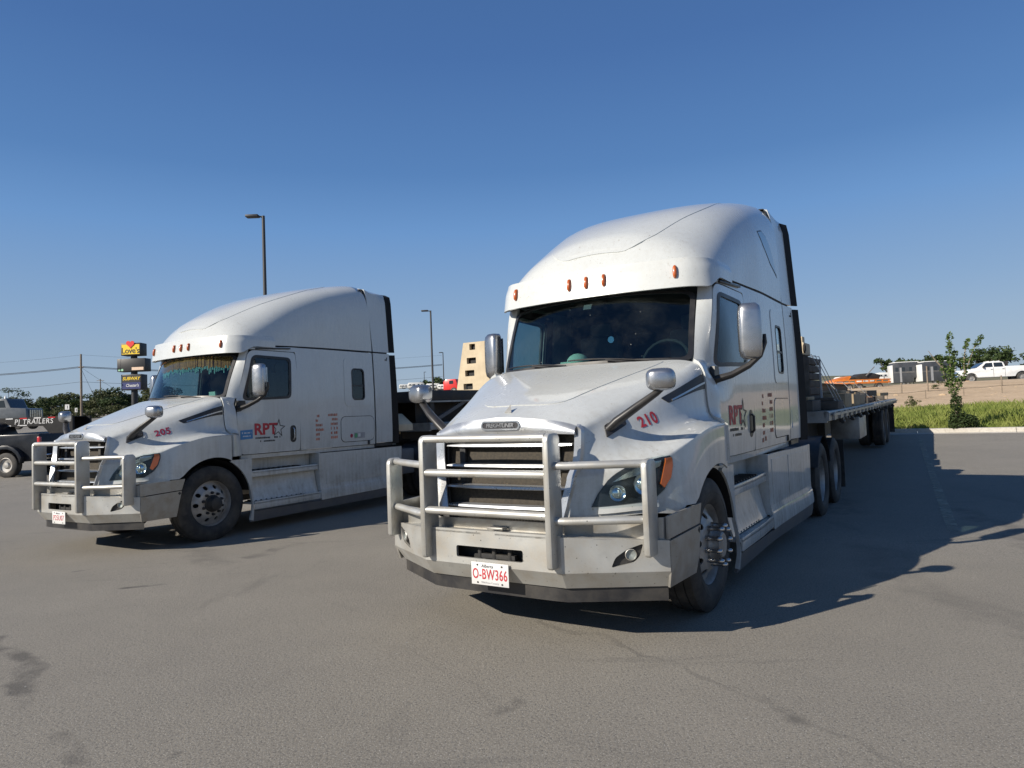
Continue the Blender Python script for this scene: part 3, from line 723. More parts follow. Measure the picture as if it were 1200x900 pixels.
        arm = MB(); arm.tube([(cs(.5, 1.78), .50, 1.755), (1.20, .52, 1.79), (1.32, .60, 1.86), (1.40, .665, 1.945), (1.44, .69, 2.05), (1.44, .69, 2.12)], [.05, .042, .038, .036, .028, .02], 10, ry=.034)
        arm.prism([(.43, 1.66), (.52, 1.70), (.60, 1.80), (.585, 1.87), (.47, 1.87)], 'x', cs(.5, 1.8) - .01, cs(.5, 1.8) + .03)
        putd('arm', arm, 'black_plastic', mr, smooth=50)
        if sx < 0: mr.location = (.04, .10, 0)
        # ---------------- hood mirror
        hm = emp('hood_mirror', (0, 0, 0), 0, root)
        h2 = MB(); c0 = Vector((1.06, -.755, 1.735)); ya = radians(14)
        V = []; 
        prof = [(-.075, .55), (-.066, .80), (-.04, .96), (0, 1.0), (.045, .98), (.055, .9)]
        for d_, k in prof:
            for t in range(20):
                a = 2 * pi * t / 20; c_, s_ = cos(a), sin(a)
                u = .100 * math.copysign(abs(c_) ** .6, c_) * k; z = .078 * math.copysign(abs(s_) ** .6, s_) * k
                V.append(c0 + Vector((u * cos(ya) - d_ * sin(ya), u * sin(ya) + d_ * cos(ya), z)))
        n_ = 20; F = [(i * n_ + k, i * n_ + (k + 1) % n_, (i + 1) * n_ + (k + 1) % n_, (i + 1) * n_ + k) for i in range(5) for k in range(n_)] + [tuple(range(n_))[::-1], tuple(range(5 * n_, 6 * n_))]
        h2.add(V, F); putd('housing', h2, 'silver', hm, smooth=60)
        am = MB(); am.tube([(.70, -.86, 1.40), (.77, -.855, 1.46), (.90, -.82, 1.55), (1.03, -.76, 1.645), (1.075, -.72, 1.69)], [.046, .050, .044, .036, .028], 12, ry=.030)
        fpt = lambda x, y, z: inv(hood1, (x, y, z), 0, 4, 2.2, 4.5)
        P(am, hood1, round_poly([fpt(.705, -.91, 1.345), fpt(.70, -.90, 1.44), fpt(.78, -.74, 1.52), fpt(.80, -.74, 1.44)], .05), [], .02, .3, .3, off=.012)
        putd('arm', am, 'black_plastic', hm, smooth=50)
    # ---------------- windshield
    wsh = emp('windshield', (0, 0, 0), 0, root)
    o1 = round_poly([(-.93, 0), (.93, 0), (.925, .97), (-.925, .97)], .09, 5); o2 = round_poly([(-.895, .045), (.895, .045), (.885, .94), (-.885, .94)], .085, 5)
    B_('seal', P(MB(), ws, o1, [o2], .02, .15, .12, off=.004), 'black_plastic', wsh)
    B_('glass', P(MB(), ws, o2, [], .006, .15, .12, off=-.002), 'windshield_glass', wsh)
    for xa, xb_ in ((-.12, -.86), (.30, -.45) if False else (.62, -.10)):
        wp = MB(); pts = [ws(xa + (xb_ - xa) * t, .015 + .065 * sin(pi * t * .6)) + Vector((0, -.02, 0)) for t in (0, .2, .4, .6, .8, 1)]
        wp.tube(pts, .007, 6); wp.tube([ws(xa, -.03) + Vector((0, -.02, 0)), ws(xa + (xb_ - xa) * .5, .055) + Vector((0, -.035, 0))], .009, 6)
        B_('wiper', wp, 'black_plastic', wsh)
    cw = MB(); P(cw, lambda x, t: hood(5.9, 0).lerp(ws(0, 0), 0) * 0 + ws(x, 0) + Vector((0, -.10 + .12 * t, -.035 + .02 * t)), [(-.92, 0), (.92, 0), (.92, 1), (-.92, 1)], [], .02, .1, .5); B_('cowl_grille', cw, 'black_plastic')
    # ---------------- roof fairing
    ro = [(.33, .5), (3.10, .5)] + []
    seamy = lambda th: lut([0, 25, 50, 90], [3.228, 3.19, 3.12, 3.10], th if th <= 90 else 180 - th)
    ths = [0.3, 5, 10, 18, 25, 35, 50, 70, 90]; full = ths + [180 - t for t in ths[-2::-1]]
    outer = [(seamy(t) - .014, t) for t in full] + [(.412, 179.7), (.412, 90), (.412, .3)]
    holes = []
    if A: holes = []
    rf = MB(); P(rf, roof, outer, holes, .03, .11, 4.0); rff = B_('roof_fairing', rf, 'white_paint', smooth=60)
    rpo = [(u / 45, v) for u, v in round_poly([(.50 * 45, 120), (.50 * 45, 60), (1.6 * 45, 53), (2.75 * 45, 60), (2.75 * 45, 120), (1.6 * 45, 127)], 14, 6)]
    rp = MB(); P(rp, roof, rpo, [], .02, .12, 5, off=.0045)
    B_('roof_bulge', rp, 'white_paint', rff, smooth=60)
    if A:
        for sx in (1, -1):
            w1 = [inv(roof, q, 2, 3.3, 2, 40) for q in [(1.06, 2.28, 3.36), (1.055, 2.45, 3.40), (1.06, 2.62, 3.36), (1.08, 2.78, 3.27), (1.10, 3.03, 3.0), (1.08, 2.72, 3.10), (1.07, 2.45, 3.24)]]
            sw = P(MB(), roof, round_poly(w1, .05), [], .02, .15, 5, off=.004); 
            fr = P(MB(), roof, round_poly([((p[0] - 2.62) * 1.05 + 2.62, (p[1] - sum(q[1] for q in w1) / 7) * 1.08 + sum(q[1] for q in w1) / 7) for p in w1], .05), [], .02, .15, 5, off=.002)
            for mb, nm, mt in ((fr, 'window_seal', 'black_plastic'), (sw, 'window_pane', 'roof_window')):
                if sx < 0: mb.v = [Vector((-p.x, p.y, p.z)) for p in mb.v]
                mb.build(nm, mt, rff)
    # rear of the roof between the extenders, back wall
    rr = MB(); P(rr, roof, [(3.08, 30), (3.55, 30), (3.55, 150), (3.08, 150), (3.08, 90)], [], .03, .2, 6, off=-.035)
    rr.box((0, 3.20, 2.30), (2.06, .03, 2.5)); B_('sleeper_back', rr, 'white_paint')
    # ---------------- sun visor with marker lights
    VP = [Vector(p) for p in ((-1.088, 1.14), (-1.075, .82), (-1.035, .61), (-.935, .485), (-.79, .425), (-.4, .362), (0, .345), (.4, .362), (.79, .425), (.935, .485), (1.035, .61), (1.075, .82), (1.088, 1.14))]
    def vis(s, t):                                # s index along the path, t 0 bottom .. 1 top
        p = crs(VP, s); d_ = (crs(VP, s + .05) - crs(VP, s - .05)).normalized(); n = Vector((d_.y, -d_.x))
        e_ = abs(s - 6) / 6; zb = 2.558 + .10 * sstep(.62, .82, e_); zt = 2.815
        z = zb + (zt - zb) * min(t, 1) + .03 * max(0, t - 1)
        o_ = .035 * (1 - t) * (1 - sstep(.6, .95, e_)) - .018 * sstep(.6, 1.0, t) - .008 - .35 * max(0, t - 1) * (1 - sstep(.8, 1.0, e_))
        if e_ > .75: o_ += .008
        return Vector((p.x + n.x * o_, p.y + n.y * o_, z))
    vi = emp('sun_visor', (0, 0, 0), 0, root)
    vm = MB(); P(vm, vis, [(.02, 0), (11.98, 0), (11.98, 1), (.02, 1)], [], .02, .25, .14); P(vm, vis, [(.3, 1.002), (11.7, 1.002), (11.7, 1.26), (.3, 1.26)], [], .015, .25, .13); B_('visor_panel', vm, 'white_paint', vi, smooth=50)
    un = MB()
    V = []; F = []
    for i in range(41):
        s_ = 2.2 + (9.8 - 2.2) * i / 40; p = vis(s_, .03); V += [p + Vector((0, .015, 0)), Vector((p.x * .95, min(p.y + .22, .75), 2.60))]
    for i in range(40): F.append((2 * i, 2 * i + 1, 2 * i + 3, 2 * i + 2))
    un.add(V, F); B_('visor_underside', un, 'black_plastic', vi)
    for s_ in (3.9 + .08, 5.57, 6.0, 6.43, 8.02):
        p = vis(s_, .52); d_ = (vis(s_ + .05, .52) - vis(s_ - .05, .52)).normalized(); n = d_.cross((vis(s_, .7) - vis(s_, .3)).normalized()).normalized(); u_ = n.cross(d_)
        if n.y > 0: n = -n
        ml = MB()
        for sc, dp in ((1.0, .004), (.86, .022), (.5, .03)): ml.v += [p + d_ * (.019 * sc * math.copysign(abs(cos(2 * pi * k / 14)) ** .8, cos(2 * pi * k / 14))) + u_ * (.060 * sc * math.copysign(abs(sin(2 * pi * k / 14)) ** .8, sin(2 * pi * k / 14))) + n * dp for k in range(14)]
        ml.f = [(i * 14 + k, i * 14 + (k + 1) % 14, (i + 1) * 14 + (k + 1) % 14, (i + 1) * 14 + k) for i in range(2) for k in range(14)] + [tuple(range(28, 42))]
        B_('marker_light', ml, 'amber', vi, smooth=60)
    # ---------------- grille
    gr = emp('grille', (0, 0, 0), 0, root)
    def gf(x, z): return Vector((x, -1.085 - .115 * (1.44 - z) / .62 - .03 * (1 - (x / .6) ** 2) + .0, z))
    GO = [(-.60, 1.425), (-.555, 1.05), (-.50, .80), (.50, .80), (.555, 1.05), (.60, 1.425)]; GI = [(-.535, 1.40), (-.49, 1.05), (-.44, .80), (.44, .80), (.49, 1.05), (.535, 1.40)]
    for sx in (1, -1):
        def sur(u, b_, s=sx):
            e_ = hood1(0, b_); return Vector((s * (e_.x + .008 - .062 * u), e_.y - .016 + .022 * u, e_.z))
        sf = P(MB(), sur, [(0, 2.05), (0, 7.0), (1, 7.0), (1, 2.05)], [], .03, .3, .25, off=0); B_('surround', sf, 'satin_chrome', gr, smooth=50)
    def top_(x, t):
        e_ = hood(0, x / .575 * 2.0); zb = 1.385 + .012 * (1 - (e_.x / .6) ** 2)
        lo_ = Vector((e_.x, gf(e_.x, zb).y - .022, zb)); hi_ = e_ + Vector((0, -.010, .003)); p = lo_.lerp(hi_, t); p.y -= .012 * sin(pi * min(1, max(0, t))); return p
    tb = P(MB(), top_, [(-.572, 0), (.572, 0), (.572, 1), (-.572, 1)], [], .03, .08, .2, off=.0); B_('crown_band', tb, 'satin_chrome', gr, smooth=50)
    for i, z in enumerate((1.315, 1.17, 1.02, .885)):
        hw = lut([.8, 1.05, 1.4], [.455, .505, .545], z); cbm = MB()
        V = []; F = []
        for k in range(17):
            x = -hw + 2 * hw * k / 16; p = gf(x, z); e_ = 1 - .5 * (abs(x) / hw) ** 6
            for dy, dz in ((-.006, -.015), (-.014, -.008), (-.010, .008), (.02, .016), (.05, .016), (.05, -.015)): V.append(p + Vector((0, dy + .035, dz * e_)))
        for k in range(16):
            for j in range(6): F.append((k * 6 + j, k * 6 + (j + 1) % 6, (k + 1) * 6 + (j + 1) % 6, (k + 1) * 6 + j))
        F += [tuple(range(6)), tuple(range(96, 102))]
        cbm.add(V, F); B_('grille_bar', cbm, 'satin_chrome', gr, smooth=30)
    ra = MB(); P(ra, lambda x, z: gf(x, z) + Vector((0, .10, 0)), [(-.56, 1.43), (-.50, .78), (.50, .78), (.56, 1.43)], [], .01, .2, .2); B_('radiator_screen', ra, 'radiator', gr)
    for sx in (1, -1):
        sb = MB().box((sx * .40, -1.06, 1.09), (.05, .03, .64)).box((sx * .555, -1.0, 1.1), (.02, .10, .66)).box((sx * .48, -1.05, 1.40), (.2, .02, .03)); B_('grille_frame', sb, 'frame_black', gr)
    # mesh in the lower grille: hexagon-like lattice of thin bars
    lm = MB(); z0, z1 = .765, .845
    for i in range(38):
        xx = -.46 + .92 * i / 37
        lm.bar(gf(xx, z0) + Vector((-.012, .06, 0)), gf(xx, z1) + Vector((.012, .06, 0)), .006, .006); lm.bar(gf(xx, z0) + Vector((.012, .064, 0)), gf(xx, z1) + Vector((-.012, .064, 0)), .006, .006)
    B_('lower_mesh', lm, 'frame_black', gr, smooth=0)
    # badge
    bd = emp('badge', (0, 0, 0), 0, root)
    tp = lambda u, v: Vector((u, top_(0, .5).y - .004 + .25 * u * u, top_(0, .5).z + v))
    B_('badge_rim', P(MB(), tp, rrect(-.165, .165, -.034, .034, .033, 8), [rrect(-.152, .152, -.022, .022, .0215, 8)], .014, .05, .05, off=.006), 'chrome', bd)
    B_('badge_field', P(MB(), tp, rrect(-.155, .155, -.025, .025, .0245, 8), [], .008, .05, .05, off=.001), 'decal_black', bd)
    text_on('lettering', 'FREIGHTLINER', .040, 'silver', bd, (0, top_(0, .5).y - .0075, top_(0, .5).z), (1, 0, 0), (0, 0, 1), True, .9, .2, .98, th=.003)
    # ---------------- bumper
    bp = emp('bumper', (0, 0, 0), 0, root)
    slot = rrect(-.275, .275, .552, .632, .015, 3)
    fb = MB(); P(fb, bump_f, [(-BL1, .5055), (-BL1, .745), (BL1, .745), (BL1, .5055)], [slot], .02, .1, .055); P(fb, bump_f, [(-BL1, .395), (-BL1, .505), (BL1, .505), (BL1, .395)], [], .02, .2, .12)
    for sx in (1, -1):
        fog = [(sx * (BL1 + .315), .535), (sx * (BL1 + .345), .60), (sx * (BL1 + .42), .65), (sx * (BL1 + .525), .685), (sx * (BL1 + .505), .61), (sx * (BL1 + .46), .565)]
        P(fb, bump_f, [(sx * BL1, .5055), (sx * BL1, .735), (sx * (BL2 - .002), .70), (sx * (BL2 - .002), .5055)], [round_poly(fog, .02)], .02, .1, .055); P(fb, bump_f, [(sx * BL1, .395), (sx * BL1, .505), (sx * (BL2 - .002), .505), (sx * (BL2 - .002), .395)], [], .02, .2, .12)
        fl = emp('fog_lamp', (0, 0, 0), 0, root)
        fm = P(MB(), lambda s, z: bump_f(s, z), round_poly([((p[0] - fog[0][0]) * 1.0 + fog[0][0], p[1]) for p in fog], .02), [], .01, .1, .1, off=-.022 * sx if False else 0)
        fm.v = [v + Vector((-sx * .012, .022, 0)) for v in fm.v]; B_('recess', fm, 'black_plastic', fl)
        ctrp = bump_f(sx * (BL1 + .445), .615) + Vector((-sx * .008, .012, 0)); nrm = Vector((sx * .484, -.875, 0)); q = nrm.to_track_quat('Z', 'Y').to_matrix()
        lp = MB().lathe([(-.005, .036), (.012, .038), (.016, .034), (.004, .03), (-.002, .0)], 18, 'z'); lp.v = [ctrp + q @ v for v in lp.v]; B_('lamp', lp, 'steel_wheel', fl)
        ln = MB().lathe([(.013, .034), (.018, .02), (.02, 0)], 18, 'z'); ln.v = [ctrp + q @ v for v in ln.v]; B_('lens', ln, 'lens_glass', fl)
        # side wings of the bumper: lower and upper plates
        sdp = MB(); P(sdp, bump_f, [(sx * (BL2 + .004), .395), (sx * (BL2 + .004), .695), (sx * (BL3 - .05), .72), (sx * (BL3 - .13), .40)], [], .015, .1, .1)
        B_('side_plate', sdp, 'alu_dull', bp)
        sdu = MB(); P(sdu, lambda s, z: bump_f(s, z), [(sx * (BL2 + .003), .705), (sx * (BL2 + .003), .85), (sx * (BL3 - .0), .865), (sx * (BL3 - .045), .73)], [], .015, .1, .1, off=-.008 if sx > 0 else .008)
        B_('fender_plate', sdu, 'alu_dull', bp)
        lg = MB().box((sx * 1.196, -.52, .69), (.012, .03, .03), Matrix.Rotation(radians(45), 3, 'X')); B_('side_marker', lg, 'frame_black', bp)
    B_('face_plate', fb, 'aluminium', bp, smooth=20)
    tpz = MB(); P(tpz, lambda s, t: bumper_path(s) + Vector((-bumper_path(s).x * .12 * t, .16 * t, .743 - (.012 + .0 * t) - .035 * max(0, abs(s) - BL1) / (BL2 - BL1))), [(-BL2, 0), (BL2, 0), (BL2, 1), (BL1, 1), (-BL1, 1), (-BL2, 1)], [], .012, .12, .5)
    B_('top_shelf', tpz, 'aluminium', bp)
    wf = MB(); P(wf, lambda s, z: bumper_path(s) * (.93 + .058 * sstep(BL1 + .3, BL2, abs(s))) + Vector((0, .03 * (1 - sstep(BL1 + .3, BL2, abs(s))) + .004, z)), [(-BL2 - .03, .69), (BL2 + .03, .69), (BL2 + .03, .845), (BL1, .80), (-BL1, .80), (-BL2 - .03, .845)], [], .01, .06, .1); B_('bumper_filler', wf, 'alu_dull', bp)
    vl = MB(); P(vl, lambda s, z: bumper_path(s) * .955 + Vector((0, .03, z)), [(-BL2, .30), (BL2, .30), (BL2, .41), (-BL2, .41)], [], .02, .1, .1); B_('valance', vl, 'black_plastic', bp)
    tw = MB()
    for xx in (-.12, 0, .13): tw.cyl((xx, -1.28, .53), (xx, -1.28, .66), .018, 10)
    tw.box((0, -1.22, .59), (.7, .02, .2)); tw.box((.02, -1.27, .56), (.3, .04, .03)); B_('tow_pin', tw, 'frame_black', bp)
    rd = MB().box((.02, -1.27, .752), (.13, .06, .016)); B_('sensor_cover', rd, 'alu_dull', bp, bevel=.003)
    # licence plate
    lp = emp('licence_plate', (0, 0, 0), 0, root)
    pz, px_ = .458, .018
    pm = MB().box((px_, -1.372, pz), (.305, .004, .152)); B_('plate', pm, 'decal_white', lp, bevel=.0015)
    yP = -1.3742
    if num == '210':
        text_on('lettering', 'O-BW366', .098, 'decal_red', lp, (px_, yP, pz - .005), (1, 0, 0), (0, 0, 1), .012, 1.06, 0, .66)
        text_on('province_name', 'Alberta', .032, 'decal_black', lp, (px_ - .02, yP, pz + .052), (1, 0, 0), (0, 0, 1), False, 1, .25)
        text_on('motto', 'Wild Rose Country', .018, 'decal_grey', lp, (px_, yP, pz - .058), (1, 0, 0), (0, 0, 1))
    else:
        text_on('lettering', 'P25U07', .092, 'decal_red', lp, (px_, yP, pz - .005), (1, 0, 0), (0, 0, 1), False, 1.02, 0, .84)
        text_on('province_name', 'Alberta', .032, 'decal_black', lp, (px_ - .02, yP, pz + .052), (1, 0, 0), (0, 0, 1), False, 1, .25)
    for dx in (-.10, .10):
        for dz in (-.06, .058): B_('plate_bolt', MB().cyl((px_ + dx, yP + .002, pz + dz), (px_ + dx, yP - .004, pz + dz), .006, 8), 'frame_black', lp)
    # ---------------- bull bar
    gd = emp('bull_bar', (0, 0, 0), 0, root)
    def upright(x, yf, z0, z1, d, wd, rad, slant=0.0):
        pts = [(yf, z0 + .02), (yf + .015, z0)] + [(yf + d, z0), (yf + d, z1 - .03), (yf + d - .03, z1)]
        for k in range(6):
            a = radians(90 + 90 * k / 5); pts.append((yf + rad + rad * cos(a), z1 - rad + rad * sin(a)))
        return MB().prism(pts, 'x', x - wd / 2, x + wd / 2)
    for sx in (1, -1):
        u_ = upright(sx * .515, -1.425, .535, 1.405, .165, .046, .05); B_('upright', u_, 'aluminium', gd, bevel=.012)
        u_ = upright(0, -.10, .61, 1.222, .155, .044, .05)
        R = Matrix.Rotation(radians(-2 * sx), 3, 'Z'); u_.v = [R @ v + Vector((sx * 1.075, -1.07, 0)) for v in u_.v]; B_('wing_upright', u_, 'aluminium', gd, bevel=.012)
    for z in (1.378, 1.138, .873):
        b_ = MB().tube([(-.50, -1.385, z), (.50, -1.385, z)], .033, 14, ry=.028); B_('cross_bar', b_, 'aluminium', gd, smooth=60)
    for sx in (1, -1):
        for z in (1.192, .838):
            b_ = MB().tube([(sx * .525, -1.345, z), (sx * .60, -1.34, z), (sx * 1.065, -1.09, z)], .030, 14, ry=.026); B_('wing_bar', b_, 'aluminium', gd, smooth=60)
    # ---------------- numbers and lettering on the paint
    for sx in (1, -1):
        pc = (.915, -.555, 1.48) if num == '210' else (.925, -.55, 1.50)
        a0, b0 = inv(hood1, pc, 1, 5, 2.6, 5); p0 = hood1(a0, b0); e_ = .02
        Ja = (hood1(a0 + e_, b0) - hood1(a0 - e_, b0)) / (2 * e_); Jb = (hood1(a0, b0 + e_) - hood1(a0, b0 - e_)) / (2 * e_)
        n = -Ja.cross(Jb).normalized(); ux = Vector((0, 1, .02)); ux = (ux - n * ux.dot(n)).normalized(); uy = n.cross(ux)
        if uy.z < 0: uy = -uy
        V, F = text_geo(num, .122, .03, 1.10)
        pts = []
        for u, v in V:
            d_ = ux * (u if sx > 0 else -u) + uy * v
            g11, g12, g22 = Ja.dot(Ja), Ja.dot(Jb), Jb.dot(Jb); r1, r2 = d_.dot(Ja), d_.dot(Jb); de = g11 * g22 - g12 * g12
            a = a0 + (r1 * g22 - r2 * g12) / de; b = b0 + (g11 * r2 - g12 * r1) / de
            q = hood1(a, b) + n * .003; pts.append(Vector((q.x * sx, q.y, q.z)))
        mk_obj('unit_number', pts, F, 'decal_red' if num == '210' else 'decal_maroon', root, smooth=0, recalc=False)
    lg = emp('door_lettering', (0, 0, 0), 0, root)
    msd = lambda p: Vector((cs(p.y, p.z) + .002, p.y, p.z))
    text_on('red_letters', 'RPT', .225, 'decal_red', lg, (1.13, .90, 1.445), (0, 1, 0), (0, 0, 1), .034, 1.0, 0, 1.05, mp=msd)
    st = []
    for k in range(10):
        r_ = (.145 if k % 2 == 0 else .058); a = radians(84 - 36 * k); st.append((1.125 + r_ * .9 * cos(a), 1.455 + r_ * sin(a)))
    sti = [((p[0] - 1.125) * .80 + 1.125, (p[1] - 1.455) * .80 + 1.455) for p in st]
    B_('star', P(MB(), side, st, [sti], .002, .2, .2, off=.0045), 'decal_black', lg, smooth=0)
    smudge_rows('small_print', lg, 'decal_black', [(.72, 1.16, 1.315, .028), (.80, 1.06, 1.268, .026)], lambda u, v: side(u, v), seed=3)
    cols = [(1.85 + .0, 1.93, 1.60 - .073 * k, .045) for k in range(6)] + [(2.12 - (.0 if k in (0,) else -.05), 2.32, 1.612 - .073 * k, .045) for k in range(6)]
    cols[2] = (1.85, 1.99, 1.60 - .146, .045); cols[3] = (1.85, 2.02, 1.60 - .219, .045)
    smudge_rows('weight_print', lg, 'decal_print', cols, lambda u, v: side(u, v), seed=8)
    if num == '205':
        B_('blue_sticker', P(MB(), side, [(.475, 1.315), (.675, 1.325), (.675, 1.455), (.475, 1.445)], [], .002, .2, .2, off=.004), 'decal_blue', lg, smooth=0)
        smudge_rows('sticker_print', lg, 'decal_white', [(.50, .65, 1.40, .02), (.50, .64, 1.355, .018)], lambda u, v: side(u, v) + Vector((.003, 0, 0)), seed=5)
        B_('permit_sticker', P(MB(), side, [(2.69, 1.225), (2.95, 1.225), (2.95, 1.32), (2.69, 1.32)], [], .002, .2, .2, off=.009), 'decal_grey', lg, smooth=0)
        B_('green_mark', P(MB(), side, rrect(2.70, 2.765, 1.235, 1.31, .025), [], .002, .2, .2, off=.011), 'decal_green', lg, smooth=0)
        B_('white_mark', P(MB(), side, [(2.785, 1.25), (2.84, 1.25), (2.84, 1.305), (2.785, 1.305)], [], .002, .2, .2, off=.011), 'decal_white', lg, smooth=0)
        B_('round_mark', P(MB(), side, rrect(2.60, 2.66, 1.24, 1.305, .028), [], .002, .2, .2, off=.009), 'decal_maroon', lg, smooth=0)
    else:
        B_('blue_sticker', P(MB(), side, [(3.31, 1.25), (3.47, 1.25), (3.47, 1.46), (3.31, 1.46)], [], .002, .2, .2, off=.004), 'decal_blue', lg, smooth=0)
        smudge_rows('sticker_print', lg, 'decal_white', [(3.33, 3.45, 1.41 - .045 * k, .018) for k in range(4)], lambda u, v: side(u, v) + Vector((.003, 0, 0)), seed=5)
        smudge_rows('lower_print', lg, 'decal_print', [(1.83, 1.90, 1.16, .05), (1.94, 2.01, 1.17, .05)], lambda u, v: side(u, v), seed=6)
    # ---------------- cab interior
    it = emp('cab_interior', (0, 0, 0), 0, root)
    B_('floor', MB().box((0, 1.8, 1.15), (2.1, 2.9, .04)), 'interior_dark', it)
    B_('rear_wall', MB().box((0, 3.05, 2.3), (2.1, .04, 2.3)), 'interior_dark', it)
    ds = MB(); P(ds, lambda x, t: Vector((x, .19 + .27 * (abs(x) / .9) ** 2.3 * (1 - t) + .55 * t, 1.90 + .03 * sin(pi * t) - .28 * max(0, t - .75) * 4 * .4)), [(-.9, 0), (.9, 0), (.9, 1), (-.9, 1)], [], .3, .15, .2); B_('dashboard', ds, 'interior_dark', it)
    for sx in (1, -1):
        stt = MB().box((sx * .52, 1.45, 1.62), (.5, .5, .16)).box((sx * .52, 1.72, 2.0), (.48, .14, .70)).box((sx * .52, 1.74, 2.42), (.26, .1, .16)); B_('seat', stt, 'interior_grey', it, bevel=.04)
    sw_ = MB(); sw_.tube([(.52 + .22 * cos(2 * pi * k / 20), .86 + .22 * sin(2 * pi * k / 20) * .35, 1.97 + .22 * sin(2 * pi * k / 20) * .9) for k in range(21)], .016, 8, cap=False); sw_.cyl((.52, .86, 1.97), (.52, .62, 1.75), .035, 10); B_('steering_wheel', sw_, 'interior_dark', it)
    hdr = MB().box((0, 1.3, 2.66), (1.95, 1.5, .05)); B_('headliner', hdr, 'interior_dark', it)
    cur = MB().box((0, 1.95, 2.0), (2.0, .03, 1.7)); B_('sleeper_curtain', cur, 'interior_dark', it)
    if num == '210':
        cap_ = MB().sphere((-.16, .42, 1.985), (.10, .12, .085), 14, 8); cap_.box((-.18, .30, 1.955), (.15, .10, .015)); B_('dashboard_cap', cap_, 'pale_green', it, smooth=60)
        B_('dashboard_paper', MB().box((.12, .38, 1.945), (.20, .10, .02), Matrix.Rotation(.3, 3, 'Z')), 'pale_green', it, bevel=.004); B_('dashboard_box', MB().box((-.30, .45, 1.96), (.08, .08, .08)), 'pale_green', it, bevel=.006)
        B_('windshield_sticker', MB().add([ws(-.05, .80) + Vector((0, .01, 0)), ws(.03, .80) + Vector((0, .01, 0)), ws(.03, .87) + Vector((0, .01, 0)), ws(-.05, .87) + Vector((0, .01, 0))], [(0, 1, 2, 3)]), 'interior_grey', it, smooth=0)
        mrc = MB().lathe([(0, .0), (0, .03)], 20, 'y', (.17, .44, 2.17)); B_('blue_disc', mrc, 'decal_blue', it)  # small flat blue disc standing inside the windshield
    else:
        fr = MB(); ft = MB(); rnd = random.Random(4)
        for i in range(60):
            x = -.86 + 1.72 * i / 59; p = ws(x, .84) + Vector((0, .05, 0)); zt = p.z + .06; d1 = rnd.uniform(.13, .17)
            fr.box((x, p.y + rnd.uniform(-.01, .01), zt - d1 / 2), (.031, .02, d1))
            d2 = rnd.uniform(.03, .09); ft.box((x, p.y, zt - d1 - d2 / 2), (.014, .012, d2))
        B_('windshield_valance', fr, 'fringe_orange', it, smooth=0); B_('valance_fringe', ft, 'fringe_teal', it, smooth=0)
        B_('dashboard_paper', MB().box((.55, .45, 1.99), (.14, .03, .06)), 'pale_green', it)
    # ---------------- wheels, axles, frame
    for sx in (1, -1):
        steer_wheel(root, (sx * 1.005, 0, .493), sx, 'long' if num == '210' else 'short', .15 if num == '210' else .35)
        dual_wheel(root, (sx * 1.085, 4.85, .498), sx); dual_wheel(root, (sx * 1.085, 6.12, .498), sx)
    ch = emp('chassis', (0, 0, 0), 0, root)
    fr = MB()
    for sx in (1, -1): fr.box((sx * .43, 2.9, .86), (.09, 7.9, .27))
    for y in (-.4, 1.0, 2.4, 3.8, 5.4, 6.75): fr.box((0, y, .86), (.8, .12, .2))
    B_('frame_rail', fr, 'frame_black', ch)
    ax = MB().tube([(-1.0, 0, .49), (-.6, 0, .42), (.6, 0, .42), (1.0, 0, .49)], .055, 10)
    for y in (4.85, 6.12): ax.cyl((-1.05, y, .5), (1.05, y, .5), .09, 12); ax.sphere((0, y, .5), .22)
    B_('axle', ax, 'frame_black', ch)
    for sx in (1, -1):
        tk = MB().cyl((sx * .82, 2.0, .60), (sx * .82, 3.6, .60), .28, 24); B_('fuel_tank', tk, 'alu_dull', ch)
        bx = MB().box((sx * .95, 4.06, .74), (.36, .42, .46)); B_('battery_box', bx, 'grey_plastic', ch, bevel=.02)
        fd = MB(); 
        for y in (4.85, 6.12):
            V = []; F = []
            for k in range(9):
                a = radians(20 + 140 * k / 8); V += [(sx * .62, y - .58 * cos(a), .5 + .58 * sin(a)), (sx * 1.235, y - .58 * cos(a), .5 + .58 * sin(a))]
            for k in range(8): F.append((2 * k, 2 * k + 1, 2 * k + 3, 2 * k + 2))
            if y < 5: fd.add(V, F)
        B_('wheel_fender', fd, 'black_plastic', ch)
        mf = MB().box((sx * .93, 6.86, .55), (.60, .012, .75)); B_('mud_flap', mf, 'rubber', ch)
    en = MB().box((0, .3, .95), (.8, 1.7, .8)); B_('engine', en, 'frame_black', ch)
    fw_ = MB().box((0, 5.45, 1.10), (.95, .95, .10)).box((0, 5.45, 1.0), (.7, .6, .2)); B_('fifth_wheel', fw_, 'frame_black', ch, bevel=.02)
    dp = MB().box((0, 4.15, 1.03), (.82, .9, .02)); B_('deck_plate', dp, 'alu_dull', ch)
    ho = MB()
    for i, xx in enumerate((-.15, 0, .15)): ho.tube([(xx, 3.28, 1.6), (xx, 3.7, 1.25), (xx * 1.2, 4.3, 1.2), (xx * .6, 5.0, 1.45)], .018, 8)
    B_('air_hose', ho, 'frame_black', ch)
    return root
simple('lamp_housing', (.022, .026, .034), .35)
simple('roof_window', (.035, .05, .07), .06, 0, .05, 4, coat=.8)
simple('decal_print', (.42, .14, .08), .6, var=.5, scale=9)
POSE_A = (0.5237, 5.8575, -0.567896); POSE_B = (-5.0329, 9.7912, -0.535038)
tA = build_truck('210', POSE_A, True)
tag(tA, 'white sleeper semi truck with red number 210 and dusty aluminium bull bar', 'semi truck', 'white semi trucks parked on the lot')
tB = build_truck('205', POSE_B, False)
tag(tB, 'white sleeper semi truck with number 205 and orange fringe across its windshield', 'semi truck', 'white semi trucks parked on the lot')
